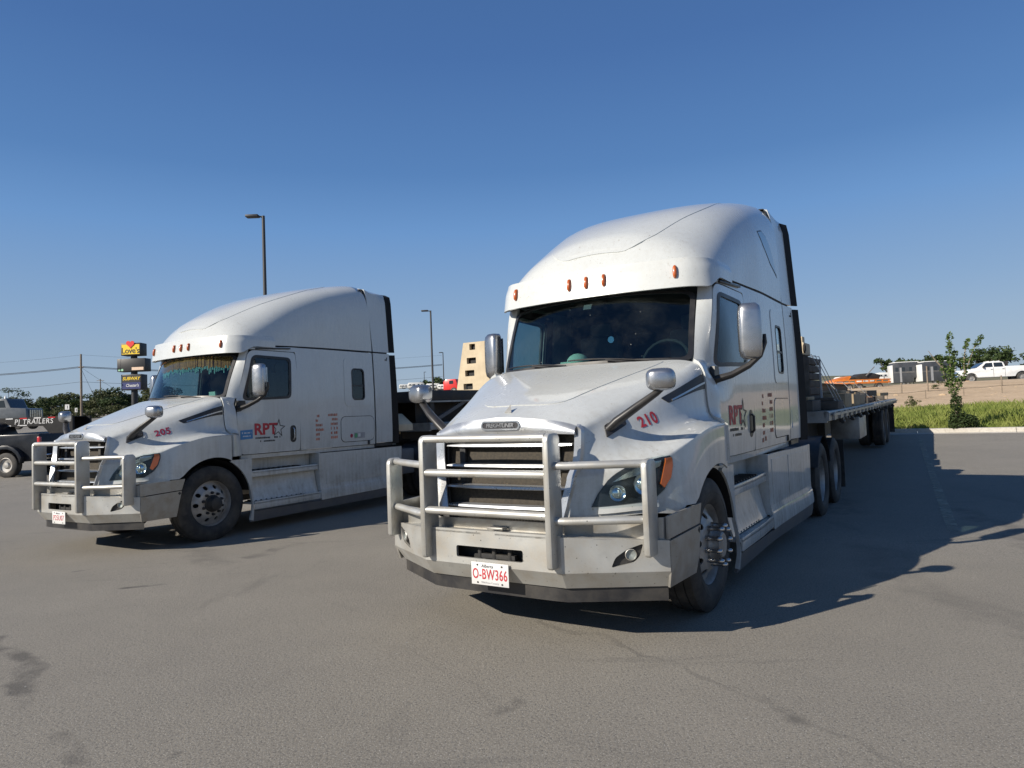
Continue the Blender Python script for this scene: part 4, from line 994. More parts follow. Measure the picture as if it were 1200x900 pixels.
# ================================================================== ground and terrain
EQ = Vector((.84, -.54)); ES = Vector((.54, .84))      # q runs along the kerb, s away from it
def qs(q, s): return q * EQ.x + s * ES.x, q * EQ.y + s * ES.y
def smax(x, k=3.0): return x if x > k else (0 if x < -k else (x + k) ** 2 / (4 * k))
def gz(X, Y):
    s = .54 * X + .84 * Y; q = .84 * X - .54 * Y
    z = .031 * smax(min(s, 33) - 10.5) + .020 * sstep(25, 33, s) * 8
    z += 1.95 * sstep(31, 74, s) * 1.0
    z += 6.5 * sstep(95, 270, s)
    left = sstep(-18, -50, q)
    z = z * (1 - .55 * left) + left * .036 * smax(Y - 32, 8)
    z = min(z, 10 + .004 * max(0, s))
    return z
def sheet(name, q0, q1, s0, s1, nq, ns, dz, mat, **k):
    V = []; F = []
    for i in range(nq + 1):
        for j in range(ns + 1):
            q = q0 + (q1 - q0) * i / nq; s = s0 + (s1 - s0) * j / ns; x, y = qs(q, s); V.append((x, y, gz(x, y) + dz))
    for i in range(nq):
        for j in range(ns): F.append((i * (ns + 1) + j, (i + 1) * (ns + 1) + j, (i + 1) * (ns + 1) + j + 1, i * (ns + 1) + j + 1))
    o = mk_obj(name, V, F, mat, smooth=30, recalc=False); return tag(o, kind='structure', **k)
def asphalt_mat():
    m, n, l, b = node_mat('asphalt'); co = n.new('ShaderNodeTexCoord').outputs['Object']
    big = tex_noise(n, l, co, .16, 6, .6); mid = tex_noise(n, l, co, .9, 7, .65); fine = tex_noise(n, l, co, 60, 4, .8); fin2 = tex_noise(n, l, co, 130, 2, .6)
    c = mixc(n, l, ramp(n, l, big, [(.3, 0), (.7, 1)]), (.300, .264, .214), (.400, .355, .292))
    c = mixc(n, l, ramp(n, l, mid, [(.35, 0), (.75, .5)]), c, (.24, .212, .178))
    c = mixc(n, l, ramp(n, l, fine, [(.32, .9), (.50, 0)]), c, (.095, .088, .080))
    c = mixc(n, l, ramp(n, l, fin2, [(.57, 0), (.68, .85)]), c, (.60, .57, .52))
    # oil and tyre stains, streaked along the parking direction
    mp = n.new('ShaderNodeMapping'); mp.inputs['Rotation'].default_value = (0, 0, radians(32.5)); mp.inputs['Scale'].default_value = (1.0, .28, 1); l.new(co, mp.inputs[0])
    st = tex_noise(n, l, mp.outputs[0], .75, 6, .62)
    c = mixc(n, l, ramp(n, l, st, [(.62, 0), (.76, .65)]), c, (.11, .10, .092))
    mp2 = n.new('ShaderNodeMapping'); mp2.inputs['Rotation'].default_value = (0, 0, radians(-38)); mp2.inputs['Scale'].default_value = (.35, 2.2, 1); mp2.inputs['Location'].default_value = (3, 1, 0); l.new(co, mp2.inputs[0])
    s2 = tex_noise(n, l, mp2.outputs[0], .8, 5, .6)
    c = mixc(n, l, ramp(n, l, s2, [(.64, 0), (.74, .45)]), c, (.13, .12, .11))
    sp = tex_noise(n, l, co, 2.6, 4, .55); c = mixc(n, l, ramp(n, l, sp, [(.70, 0), (.76, .6)]), c, (.10, .093, .085))
    # long cracks and oil trails with shapes of their own
    ds = n.new('ShaderNodeVectorMath'); ds.operation = 'ADD'; l.new(co, ds.inputs[0])
    nv = n.new('ShaderNodeTexNoise'); nv.inputs['Scale'].default_value = .8; nv.inputs['Detail'].default_value = 6; l.new(co, nv.inputs['Vector'])
    sc_ = n.new('ShaderNodeVectorMath'); sc_.operation = 'SCALE'; sc_.inputs['Scale'].default_value = 1.3; l.new(nv.outputs['Color'], sc_.inputs[0]); l.new(sc_.outputs[0], ds.inputs[1])
    cv = n.new('ShaderNodeTexVoronoi'); cv.feature = 'DISTANCE_TO_EDGE'; cv.inputs['Scale'].default_value = .17; l.new(ds.outputs[0], cv.inputs['Vector'])
    ck = math_(n, l, 'MULTIPLY', ramp(n, l, cv.outputs['Distance'], [(.001, .16), (.004, 0)]), ramp(n, l, mid, [(.42, 0), (.6, 1)]))
    c = mixc(n, l, ck, c, (.10, .09, .08))
    def seg(a, b2, wd, amt, colr=(.105, .095, .085)):
        nonlocal c
        A_ = Vector((*a, 0)); D_ = Vector((*b2, 0)) - A_
        s1 = n.new('ShaderNodeVectorMath'); s1.operation = 'SUBTRACT'; l.new(ds.outputs[0], s1.inputs[0]); s1.inputs[1].default_value = A_ + Vector((.65, .65, .65))
        sz = n.new('ShaderNodeVectorMath'); sz.operation = 'MULTIPLY'; l.new(s1.outputs[0], sz.inputs[0]); sz.inputs[1].default_value = (1, 1, 0)
        dt = n.new('ShaderNodeVectorMath'); dt.operation = 'DOT_PRODUCT'; l.new(sz.outputs[0], dt.inputs[0]); dt.inputs[1].default_value = D_ / D_.length_squared
        cl = n.new('ShaderNodeClamp'); l.new(dt.outputs['Value'], cl.inputs[0])
        pr = n.new('ShaderNodeVectorMath'); pr.operation = 'SCALE'; pr.inputs[0].default_value = D_; l.new(cl.outputs[0], pr.inputs['Scale'])
        di = n.new('ShaderNodeVectorMath'); di.operation = 'DISTANCE'; l.new(sz.outputs[0], di.inputs[0]); l.new(pr.outputs[0], di.inputs[1])
        k = math_(n, l, 'MULTIPLY', ramp(n, l, math_(n, l, 'DIVIDE', di.outputs['Value'], wd * 2), [(.2, 1), (.5, 0)]), ramp(n, l, tex_noise(n, l, co, 3.2, 5, .65), [(.36, 0), (.58, amt)]))
        c = mixc(n, l, k, c, colr)
    g0 = lambda x, y: (lambda d: (d.x * (-CAM_H / d.z), d.y * (-CAM_H / d.z)))(px_ray(x, y))
    seg(g0(0, 745), g0(35, 812), .10, .75); seg(g0(75, 850), g0(120, 900), .09, .6); seg(g0(155, 690), g0(190, 686), .07, .9); seg(g0(555, 818), g0(600, 808), .09, .8); seg(g0(300, 655), g0(350, 640), .10, .5)
    seg(g0(620, 735), g0(900, 820), .035, .35); seg(g0(900, 820), g0(1120, 890), .035, .3); seg(g0(880, 560), g0(1000, 600), .4, .5); seg(g0(1120, 600), g0(1230, 640), .25, .5); seg(g0(880, 810), g0(930, 830), .1, .5)
    seg(g0(40, 560), g0(260, 665), .25, .35); seg(g0(1010, 640), g0(1200, 760), .3, .3)
    # pale chips
    v = n.new('ShaderNodeTexVoronoi'); v.inputs['Scale'].default_value = 9; l.new(co, v.inputs['Vector'])
    s1 = math_(n, l, 'MULTIPLY', ramp(n, l, v.outputs['Distance'], [(.05, 1), (.075, 0)]), ramp(n, l, v.outputs['Color'], [(.72, 0), (.78, .8)]))
    c = mixc(n, l, s1, c, (.5, .48, .45))
    c = mixc(n, l, 1.0, c, (.755, .775, .785), 'MULTIPLY')
    wide = tex_noise(n, l, co, .07, 3, .5); c = mixc(n, l, ramp(n, l, wide, [(.35, .0), (.65, .45)]), c, (.16, .153, .143))
    l.new(c, b.inputs['Base Color']); b.inputs['Roughness'].default_value = .88; b.inputs['Specular IOR Level'].default_value = .3
    bump(n, l, b, math_(n, l, 'ADD', fine, math_(n, l, 'MULTIPLY', mid, 2.0)), .55, .012)
asphalt_mat()
def earth(name, a, b2, c2, sc=.5, bmp=.5):
    m, n, l, b = node_mat(name); co = n.new('ShaderNodeTexCoord').outputs['Object']
    x = tex_noise(n, l, co, sc, 8, .65); y = tex_noise(n, l, co, sc * 9, 6, .7)
    c = mixc(n, l, ramp(n, l, x, [(.35, 0), (.65, 1)]), a, b2); c = mixc(n, l, ramp(n, l, y, [(.5, 0), (.7, .8)]), c, c2)
    l.new(c, b.inputs['Base Color']); b.inputs['Roughness'].default_value = .95; bump(n, l, b, y, bmp, .08)
earth('tan_earth', (.45, .325, .20), (.55, .41, .265), (.33, .235, .145), .35)
earth('verge_soil', (.30, .23, .14), (.40, .31, .20), (.16, .14, .06), .8)
earth('brush_ground', (.10, .105, .05), (.20, .17, .10), (.06, .07, .03), .06)
earth('concrete', (.42, .39, .34), (.50, .47, .42), (.30, .27, .23), 1.6, .2)
earth('road_grey', (.22, .21, .20), (.26, .25, .24), (.17, .165, .16), .5, .1)
sheet('parking_lot', -150, 60, -60, 24.9, 70, 44, 0, 'asphalt')
sheet('side_road', -150, -16, 24.9, 66, 44, 20, -.002, 'asphalt')
sheet('verge', -16, 60, 25.05, 33, 40, 8, .05, 'verge_soil')
sheet('embankment', -16, 90, 33, 72, 40, 24, .04, 'tan_earth')
sheet('upper_road', -16, 120, 72, 92, 40, 8, .05, 'road_grey')
sheet('far_ground', -700, 900, 92, 1500, 60, 50, .0, 'brush_ground')
sheet('far_verge', -700, -16, 66, 92, 40, 8, .0, 'brush_ground')
# kerb (with joints) and gutter
kb = emp('kerb'); tag(kb, kind='structure')
for i in range(24):
    q0, q1 = -16 + i * 2.5, -16 + i * 2.5 + 2.485; mb = MB(); V = []
    for q in (q0, q1):
        for s, dz in ((24.55, .004), (24.88, .008), (24.90, .13), (25.05, .135), (25.05, -.05), (24.55, -.05)):
            x, y = qs(q, s); V.append((x, y, gz(x, y) + dz))
    mb.add(V, [(0, 1, 7, 6), (1, 2, 8, 7), (2, 3, 9, 8), (3, 4, 10, 9), (5, 0, 6, 11), (0, 5, 4, 3, 2, 1), (6, 7, 8, 9, 10, 11)])
    mb.build('kerb_stone', 'concrete', kb, smooth=0)
# parking stripe between the truck bays
def line_mat():
    m, n, l, b = node_mat('worn_paint'); out = n['Material Output']; co = n.new('ShaderNodeTexCoord').outputs['Object']
    nz = tex_noise(n, l, co, 5, 8, .7); b.inputs['Base Color'].default_value = (.42, .39, .31, 1); b.inputs['Roughness'].default_value = .9
    tr = n.new('ShaderNodeBsdfTransparent'); mx = n.new('ShaderNodeMixShader'); l.new(ramp(n, l, nz, [(.38, .12), (.62, .8)]), mx.inputs[0]); l.new(tr.outputs[0], mx.inputs[1]); l.new(b.outputs[0], mx.inputs[2]); l.new(mx.outputs[0], out.inputs['Surface'])
line_mat()
for A0, A1 in (((4.95, 7.85), (11.4, 19.3)), ((4.95 - 6.2, 7.85 + 3.6), (11.4 - 6.2, 19.3 + 3.6))):
    V = []; F = []
    for i in range(31):
        t = i / 30; x = A0[0] + (A1[0] - A0[0]) * t; y = A0[1] + (A1[1] - A0[1]) * t
        for d in (-.06, .06): V.append((x + d * .871, y - d * .49, gz(x + d * .871, y - d * .49) + .008))
    for i in range(30): F.append((2 * i, 2 * i + 1, 2 * i + 3, 2 * i + 2))
    o = mk_obj('parking_stripe', V, F, 'worn_paint', smooth=0, recalc=False); tag(o, kind='structure')
# grass on the verge
def leaf_mat(name, a, b2, tr=.25, sc=3.0, rough=.6):
    m, n, l, b = node_mat(name); co = n.new('ShaderNodeTexCoord').outputs['Object']
    c = mixc(n, l, ramp(n, l, tex_noise(n, l, co, sc, 5, .6), [(.3, 0), (.7, 1)]), a, b2)
    l.new(c, b.inputs['Base Color']); b.inputs['Roughness'].default_value = rough; b.inputs['Specular IOR Level'].default_value = .25
    t = n.new('ShaderNodeBsdfTranslucent'); l.new(c, t.inputs[0]); mx = n.new('ShaderNodeMixShader'); mx.inputs[0].default_value = tr
    l.new(b.outputs[0], mx.inputs[1]); l.new(t.outputs[0], mx.inputs[2]); l.new(mx.outputs[0], n['Material Output'].inputs['Surface'])
leaf_mat('grass_blade', (.13, .185, .032), (.27, .29, .08), .25, 1.2)
leaf_mat('leaf_green', (.06, .105, .025), (.13, .185, .05), .3, 4)
leaf_mat('leaf_dark', (.028, .05, .016), (.06, .085, .028), .2, .5)
leaf_mat('leaf_olive', (.06, .075, .03), (.11, .115, .05), .2, .5)
simple('bark', (.22, .18, .13), .9, var=.3, scale=20)
simple('bark_dark', (.07, .055, .04), .9, var=.3, scale=10)
rnd = random.Random(11)
V = []; F = []
for i in range(95000):
    q = rnd.uniform(-14, 16); s = 25.55 + 8.0 * rnd.random() ** .9 + (rnd.random() ** 3) * -.4; x, y = qs(q, s); z = gz(x, y) + .04
    cl = .5 + .5 * sin(q * 2.1 + 1.3 * sin(s * 1.7)) * cos(s * 1.9 + q)
    h_ = (.10 + .32 * sstep(25.2, 27.5, s) * (.45 + .55 * cl)) * rnd.uniform(.5, 1.25); a = rnd.uniform(0, 2 * pi); wd = rnd.uniform(.005, .010); le = h_ * rnd.uniform(.1, .6); b_ = rnd.uniform(0, 2 * pi)
    k = len(V); dx, dy = cos(a) * wd, sin(a) * wd; lx, ly = cos(b_) * le, sin(b_) * le
    V += [(x - dx, y - dy, z), (x + dx, y + dy, z), (x + lx * .35 + dx * .7, y + ly * .35 + dy * .7, z + h_ * .6), (x + lx, y + ly, z + h_)]
    F += [(k, k + 1, k + 2), (k, k + 2, k + 3)]
o = mk_obj('grass', V, F, 'grass_blade', smooth=0, recalc=False); tag(o, 'long sunlit green grass on the verge behind the kerb', 'grass', kind='stuff')
# stones on the bank
V = []; F = []
for i in range(420):
    q = rnd.uniform(-14, 40); s = rnd.uniform(33.5, 71); x, y = qs(q, s); z = gz(x, y) + .01; r_ = rnd.uniform(.03, .13) * (1 + (rnd.random() < .06))
    mb = MB().sphere((x, y, z), (r_, r_ * rnd.uniform(.6, 1), r_ * .6), 5, 3); b = len(V); V += mb.v; F += [tuple(i_ + b for i_ in f_) for f_ in mb.f]
o = mk_obj('stones', V, F, 'tan_earth', smooth=0, recalc=False); tag(o, 'scattered pale stones on the bare tan bank', 'stones', kind='stuff')

# ------------------------------------------------------------------ trees and shrubs
def leaf_cloud(mb, blobs, n, size, r, flat=.0):
    for i in range(n):
        c, rad = blobs[r.randrange(len(blobs))]
        d = Vector((r.gauss(0, 1), r.gauss(0, 1), r.gauss(0, 1))).normalized() * (r.random() ** .45)
        p = Vector((c[0] + d.x * rad[0], c[1] + d.y * rad[1], c[2] + d.z * rad[2]))
        a = Vector((r.gauss(0, 1), r.gauss(0, 1), r.gauss(0, .6))).normalized(); b = a.cross(Vector((r.gauss(0, 1), r.gauss(0, 1), r.gauss(0, 1)))).normalized(); s_ = size * r.uniform(.6, 1.3)
        mb.add([p - a * s_, p - b * s_ * .45, p + a * s_, p + b * s_ * .5], [(0, 1, 2, 3)])
    return mb
def tree(name, label, X, Y, H, W, mat, seed, n=700, leaf=.28, group=None, trunk=True, low=.25, cat='tree', bark='bark_dark'):
    r = random.Random(seed); root = emp(name, (X, Y, gz(X, Y) - .05), r.uniform(0, 6)); tag(root, label, cat, group)
    blobs = []
    for i in range(r.randint(7, 10)):
        a = r.uniform(0, 2 * pi); rr = W * .5 * r.uniform(.15, .72); zz = H * r.uniform(low + .1, .84); k = 1 - .5 * abs(zz / H - .55)
        blobs.append(((rr * cos(a), rr * sin(a), zz), (W * r.uniform(.16, .28) * k, W * r.uniform(.16, .28) * k, H * r.uniform(.10, .17))))
    mk = leaf_cloud(MB(), blobs, n, leaf, r); mk_obj('crown', mk.v, mk.f, mat, root, smooth=0, recalc=False)
    if trunk:
        t = MB()
        for i in range(r.randint(2, 3)):
            bx = (r.uniform(-.15, .15) * W * .3, r.uniform(-.15, .15) * W * .3)
            c = blobs[i][0]; t.tube([(bx[0] * .5, bx[1] * .5, -.1), (bx[0], bx[1], H * .2), (c[0] * .6, c[1] * .6, H * .42), (c[0], c[1], c[2])], [.035 * W, .03 * W, .02 * W, .008 * W], 7)
        t.build('trunk', bark, root)
    return root
# brush belt far left: each tree its own
r = random.Random(5)
belt = []
px = -14
while px < 205:
    D = r.uniform(112, 150); belt.append((px, D)); px += r.uniform(4.2, 7.5)
for i, (px, D) in enumerate(belt):
    p = at(px, 480, D); tall = .9 + .35 * sin(px * .11) + r.uniform(-.15, .2)
    if 18 < px < 36: tall *= .75
    kind = r.choice(['leaf_dark', 'leaf_dark', 'leaf_olive']); H = 4.2 * tall * D / 125; 
    tree('mesquite_tree', {'leaf_dark': 'dark green scrubby tree in the brush belt beyond the road', 'leaf_olive': 'olive coloured scrubby tree in the brush belt beyond the road'}[kind], p.x, p.y, H, H * r.uniform(1.1, 1.5), kind, 100 + i, 1100, .22, 'scrubby trees in the brush belt beyond the road', True, .05)
for i in range(26):                               # lower bushes in front
    px = -8 + i * 7.2 + r.uniform(-3, 3); D = r.uniform(98, 108); p = at(px, 483, D)
    tree('roadside_bush', 'low pale green bush along the far road edge', p.x, p.y, r.uniform(1.3, 2.0), r.uniform(2.6, 4.2), 'leaf_olive', 300 + i, 520, .15, 'low bushes along the far road edge', False, .0, 'bush')
for i in range(30):                               # horizon trees right and centre
    px = r.uniform(1035, 1230) if i < 21 else r.uniform(460, 560); D = r.uniform(170, 240); p = at(px, 450, D)
    H = r.uniform(3.5, 6.0) * (1.35 if 1145 < px < 1200 else 1); 
    tree('horizon_tree', 'small dark rounded tree on the skyline behind the parked campers' if i < 21 else 'small dark rounded tree on the skyline between the two trucks', p.x, p.y, H, H * 1.3, 'leaf_dark', 400 + i, 420, .5, 'trees on the skyline', True, .1)
# young tree by the kerb
def young_tree():
    X, Y = at(1123, 500, 21.0).x, 21.0; z0 = gz(X, Y) + .04; r = random.Random(21)
    root = emp('young_tree', (X, Y, z0)); tag(root, 'young sparse tree with pale trunk and bushy base beside the kerb', 'tree')
    limbs = [[(0, 0, 0), (-.02, 0, .5), (-.05, .02, 1.1)], [(-.05, .02, 1.1), (-.10, .05, 1.6), (-.09, .05, 2.2), (-.07, .04, 2.95)], [(-.05, .02, 1.1), (.12, -.02, 1.45), (.28, -.05, 1.75), (.45, -.08, 2.2), (.62, -.1, 2.6), (.80, -.1, 2.82)],
             [(-.05, .02, 1.0), (-.22, .06, 1.45), (-.30, .1, 1.9), (-.34, .1, 2.3)], [(-.30, .1, 1.95), (-.5, .12, 2.2), (-.68, .15, 2.5)], [(.28, -.05, 1.75), (.30, 0, 2.1), (.38, 0, 2.55), (.46, 0, 2.75)], [(-.10, .05, 1.6), (.05, .1, 2.0), (.12, .1, 2.4)]]
    t = MB()
    for i, L in enumerate(limbs): t.tube(L, [(.05 if i == 0 else .026) * (1 - .75 * k / (len(L) - 1) * (1 if i else .35)) for k in range(len(L))], 7)
    t.build('trunk', 'bark', root)
    lv = MB(); bl = []
    for L in limbs[1:]:
        for k in range(1, len(L)):
            for u in (.0, .5):
                p = Vector(L[k]).lerp(Vector(L[k - 1]), u); bl.append((tuple(p), (.085, .085, .11)))
    bl += [((-.08, .04, 1.5 + .15 * k), (.17 - .008 * k, .15, .11)) for k in range(10)] + [((-.02 + .1 * sin(k), .03 * k, 1.35 + .13 * k), (.2, .18, .13)) for k in range(6)]
    bl = [b for b in bl if not (b[0][0] < -.36)] + [((-.34, .1, 2.25), (.06, .06, .12))]
    leaf_cloud(lv, bl, 1700, .046, r)
    mk_obj('crown', lv.v, lv.f, 'leaf_green', root, smooth=0, recalc=False)
    lb = leaf_cloud(MB(), [((-.02, 0, .85), (.16, .15, .35)), ((.0, 0, .45), (.25, .22, .25)), ((.22, 0, .30), (.32, .28, .24)), ((.42, .05, .28), (.22, .2, .2)), ((-.1, 0, .2), (.2, .2, .2))], 1900, .05, r)
    mk_obj('base_shoots', lb.v, lb.f, 'leaf_dark', root, smooth=0, recalc=False)
young_tree()
for i, (px, py, D, lab) in enumerate(((1183, 498, 22.5, 'grey dried weed clump in the grass near the white pickup'), (1070, 466, 34, 'pale weed clump at the foot of the bank'), (1098, 456, 48, 'green weed clump on top of the bank'))):
    p = at(px, py, D); tree('weed_clump', lab, p.x, p.y, .45 if i == 0 else .7, .8, 'leaf_olive', 700 + i, 420, .045, None, False, .0, 'weeds')
# ================================================================== flatbed trailers and their loads
simple('deck_wood', (.20, .165, .125), .9, var=.35, scale=5)
simple('deck_alu', (.40, .39, .37), .5, .7, .12, 6, dirt=(.16, .14, .11), dirt_amt=.7)
simple('timber', (.33, .255, .16), .9, var=.3, scale=7)
simple('timber_dark', (.10, .085, .07), .9, var=.35, scale=5)
simple('tarp_grey', (.15, .13, .11), .85, var=.3, scale=4)
simple('orange_paint', (.70, .20, .025), .5, var=.15, scale=4, dirt=(.3, .13, .05), dirt_amt=.5)
simple('rusty_steel', (.16, .085, .045), .7, .2, .3, 5)
simple('beige_block', (.56, .47, .33), .85, var=.12, scale=3, dirt=(.34, .26, .17), dirt_amt=.5)
simple('strap', (.42, .40, .36), .8, var=.2)
simple('steel_dark', (.045, .043, .042), .6, .4, .2, 4, dirt=(.10, .075, .05), dirt_amt=.6)
def pose_root(name, pose, pitch=0.0, y0=5.2, z0=0.0):
    """an Empty at the front of a trailer deck; children use y from the deck front, z from the deck top"""
    x, y, a = pose; c, s = cos(a), sin(a)
    o = emp(name, (x - s * y0, y + c * y0, z0), a); o.rotation_euler = (pitch, 0, a); return o
def build_trailer(pose, label, L, y0, z0, pitch, axles, group):
    tr = pose_root('flatbed_trailer', pose, pitch, y0, z0); tag(tr, label, 'flatbed trailer', group)
    n = 16
    for i in range(n):                                   # cross planks of the deck
        MB().box((0, (i + .5) * L / n, -.03), (2.42, L / n - .02, .05)).build('deck_plank', 'deck_wood', tr, smooth=0)
    for sx in (1, -1):
        MB().prism([(sx * 1.22, -.14), (sx * 1.28, -.13), (sx * 1.285, -.02), (sx * 1.27, 0.0), (sx * 1.21, 0.0)], 'y', 0, L).build('side_rail', 'deck_alu', tr, smooth=0)
        for i in range(22): MB().box((sx * 1.30, .35 + i * (L - .7) / 21, -.075), (.03, .07, .11)).build('stake_pocket', 'deck_alu', tr, smooth=0)
        MB().box((sx * 1.325, L / 2, -.05), (.012, L - .3, .035)).build('rub_rail', 'deck_alu', tr, smooth=0)
        b = MB()
        b.prism([(0.1, -.14), (0.1, -.30), (2.2, -.34), (3.0, -.62), (L - 3, -.62), (L - .2, -.34), (L - .2, -.14)], 'x', sx * .46 - .03, sx * .46 + .03); b.build('main_beam', 'steel_dark', tr, smooth=0)
        MB().box((sx * .75, 2.9, -.72), (.12, .12, 1.05)).box((sx * .75, 2.9, -1.22), (.26, .26, .03)).build('landing_leg', 'steel_dark', tr, smooth=0)
        MB().box((sx * .93, L - .3, -.60), (.58, .012, .85)).build('mud_flap', 'rubber', tr, smooth=0)
    for i in range(12): MB().box((0, .6 + i * (L - 1.2) / 11, -.10), (2.4, .08, .09)).build('cross_member', 'steel_dark', tr, smooth=0)
    MB().box((0, .03, -.075), (2.5, .06, .16)).build('front_rail', 'deck_alu', tr, smooth=0)
    for i in range(10):
        w_ = MB().cyl((1.31, 1.2 + i * (L - 3) / 9 - .06, -.19), (1.31, 1.2 + i * (L - 3) / 9 + .06, -.19), .028, 10).box((1.29, 1.2 + i * (L - 3) / 9, -.16), (.05, .10, .07)); w_.build('strap_winch', 'steel_dark', tr)
    MB().box((1.0, 4.55, -.42), (.5, 1.2, .42)).build('tool_box', 'deck_alu', tr, bevel=.015)
    MB().box((0, L - .02, -.25), (2.4, .04, .18)).build('rear_bumper', 'deck_alu', tr, smooth=0)
    for y, zc in axles:
        MB().cyl((-1.0, y, zc), (1.0, y, zc), .07, 10).build('axle', 'steel_dark', tr)
        for sx in (1, -1): dual_wheel(tr, (sx * 1.10, y, zc), sx, False)
    return tr
ZA = 1.40
trA = build_trailer(POSE_A, 'flatbed trailer coupled behind the truck numbered 210, loaded with timber and rusty beams', 14.1, 5.17, ZA, radians(.62), ((9.85, -.665), (11.10, -.665)), 'flatbed trailers')
trB = build_trailer(POSE_B, 'flatbed trailer coupled behind the truck numbered 205, carrying a steel frame and beige panel', 14.1, 4.6, 1.42, radians(.62), ((9.85, -.68), (11.1, -.68)), 'flatbed trailers')
def load(name, pose, y, x, z, label, cat, group=None, y0=5.17, z0=ZA, pitch=.62):
    px_, py_, a = pose; c, s = cos(a), sin(a); yy = y0 + (y - y0); zz = z0 + (y - y0) * math.tan(radians(pitch)) + z
    o = emp(name, (px_ + c * x - s * y, py_ + s * x + c * y, zz), a); o.rotation_euler = (radians(pitch), 0, a); return tag(o, label, cat, group)
# --- load on A
o = load('timber_crate', POSE_A, 6.05, .35, .0, 'dark plank-sided crate strapped at the front of the trailer deck', 'crate')
for i in range(7): MB().box((0, .45, .06 + i * .118), (1.15, .92, .105)).build('plank', 'timber_dark', o, bevel=.006)
for sx in (-1, 1):
    MB().box((sx * .52, -.02, .41), (.09, .03, .86)).build('batten', 'timber_dark', o, smooth=0)
MB().box((.585, .93, .42), (.03, .03, .80)).build('corner_post', 'decal_white', o, smooth=0)
o = load('beige_machine_part', POSE_A, 6.0, .30, .86, 'beige block with a steel ring on top of the dark crate', 'machine part')
MB().box((.25, .35, .10), (.62, .55, .20)).build('block', 'beige_block', o, bevel=.02); MB().box((.42, .30, .25), (.2, .2, .10)).build('boss', 'beige_block', o, bevel=.01)
rg = MB(); rg.tube([(.56, .10 + .06 * cos(2 * pi * k / 14), .10 + .06 * sin(2 * pi * k / 14)) for k in range(15)], .016, 6, cap=False); rg.build('lifting_ring', 'steel_dark', o)
for i, (y, x, h_, l_, lab) in enumerate(((5.5, .75, .16, .75, 'squared beam lying nearest the trailer front rail'), (6.35, .98, .13, .6, 'short grey board lying beside the dark crate'), (7.5, .95, .24, .9, 'thick pale timber block right behind the dark crate'), (8.7, .95, .22, 1.0, 'pale timber block lying under the rusty beams near the crate'), (9.9, .92, .20, 1.1, 'pale timber block lying midway along the deck edge'))):
    o = load('timber_block', POSE_A, y, x, 0, lab, 'timber', 'timber blocks on the trailer deck'); MB().box((0, l_ / 2, h_ / 2), (.55, l_, h_)).build('block', 'timber' if i > 1 else 'timber_dark', o, bevel=.008)
    MB().box((0, l_ / 2, h_ + .03), (.4, l_ * .8, .05)).build('top_board', 'timber_dark' if i % 2 else 'timber', o, bevel=.005)
for i, (y, x, zz, l_, lab) in enumerate(((8.0, .62, .13, 10.6, 'rusty steel beam lying outermost along the flatbed load'), (8.3, .38, .13, 9.8, 'rusty steel beam lying in the middle of the flatbed load'), (9.2, .50, .30, 5.0, 'rusty steel beam stacked on top of the other two'))):
    o = load('steel_beam', POSE_A, y, x, zz, lab, 'beam', 'rusty beams on the trailer')
    MB().box((0, l_ / 2, .0), (.17, l_, .02)).build('lower_flange', 'rusty_steel', o, smooth=0); MB().box((0, l_ / 2, .15), (.17, l_, .02)).build('upper_flange', 'rusty_steel', o, smooth=0); MB().box((0, l_ / 2, .075), (.02, l_, .13)).build('web', 'rusty_steel', o, smooth=0)
for i in range(5):
    o = load('bearer', POSE_A, 8.35 + i * 2.15, .35, .0, 'dark timber bearer set across the deck under the rusty beams', 'timber', 'bearers under the rusty beams'); MB().box((0, .1, .065), (1.5, .22, .11)).build('baulk', 'timber_dark', o, bevel=.01)
    MB().box((0, .1, .005), (1.6, .3, .01)).build('pad', 'rubber', o, smooth=0)
o = load('tarped_bundle', POSE_A, 7.3, -.25, .0, 'grey tarpaulin bundle heaped behind the dark crate', 'bundle')
r = random.Random(3); mb = MB().sphere((.1, 1.1, .22), (.78, 1.35, .60), 22, 14); mb.v = [v + Vector((r.uniform(-.03, .03), r.uniform(-.03, .03), r.uniform(-.03, .03))) for v in mb.v]; mb.v = [Vector((v.x, v.y, max(0, v.z))) for v in mb.v]; mb.build('tarp', 'tarp_grey', o, smooth=80)
MB().tube([(-.66, .6, .2), (-.3, .6, .72), (.1, .6, .83), (.5, .6, .72), (.86, .6, .2)], .014, 6).build('cord', 'strap', o)
for i, (y, zt) in enumerate(((6.2, .86), (6.55, .86), (6.9, .86), (9.0, .49), (11.2, .49), (13.4, .49), (15.6, .31))):
    near = y < 7.5; o = load('ratchet_strap', POSE_A, y, 0, 0, 'pale ratchet strap slanting over the dark crate' if near else 'pale ratchet strap drawn over the rusty beams', 'strap', 'straps over the crate' if near else 'straps over the rusty beams')
    mb = MB(); xo = .94 if near else .75; dy = .55 if near else .25
    mb.bar((1.285, dy, -.16), (xo, 0, zt), .05, .006, (1, 0, .4)); mb.bar((xo, 0, zt), (-.45, 0, zt + .015), .05, .006); mb.build('webbing', 'strap', o, smooth=0)
    MB().box((1.2, dy * .8, .05), (.03, .09, .16)).build('ratchet', 'steel_dark', o)
rl = random.Random(17)
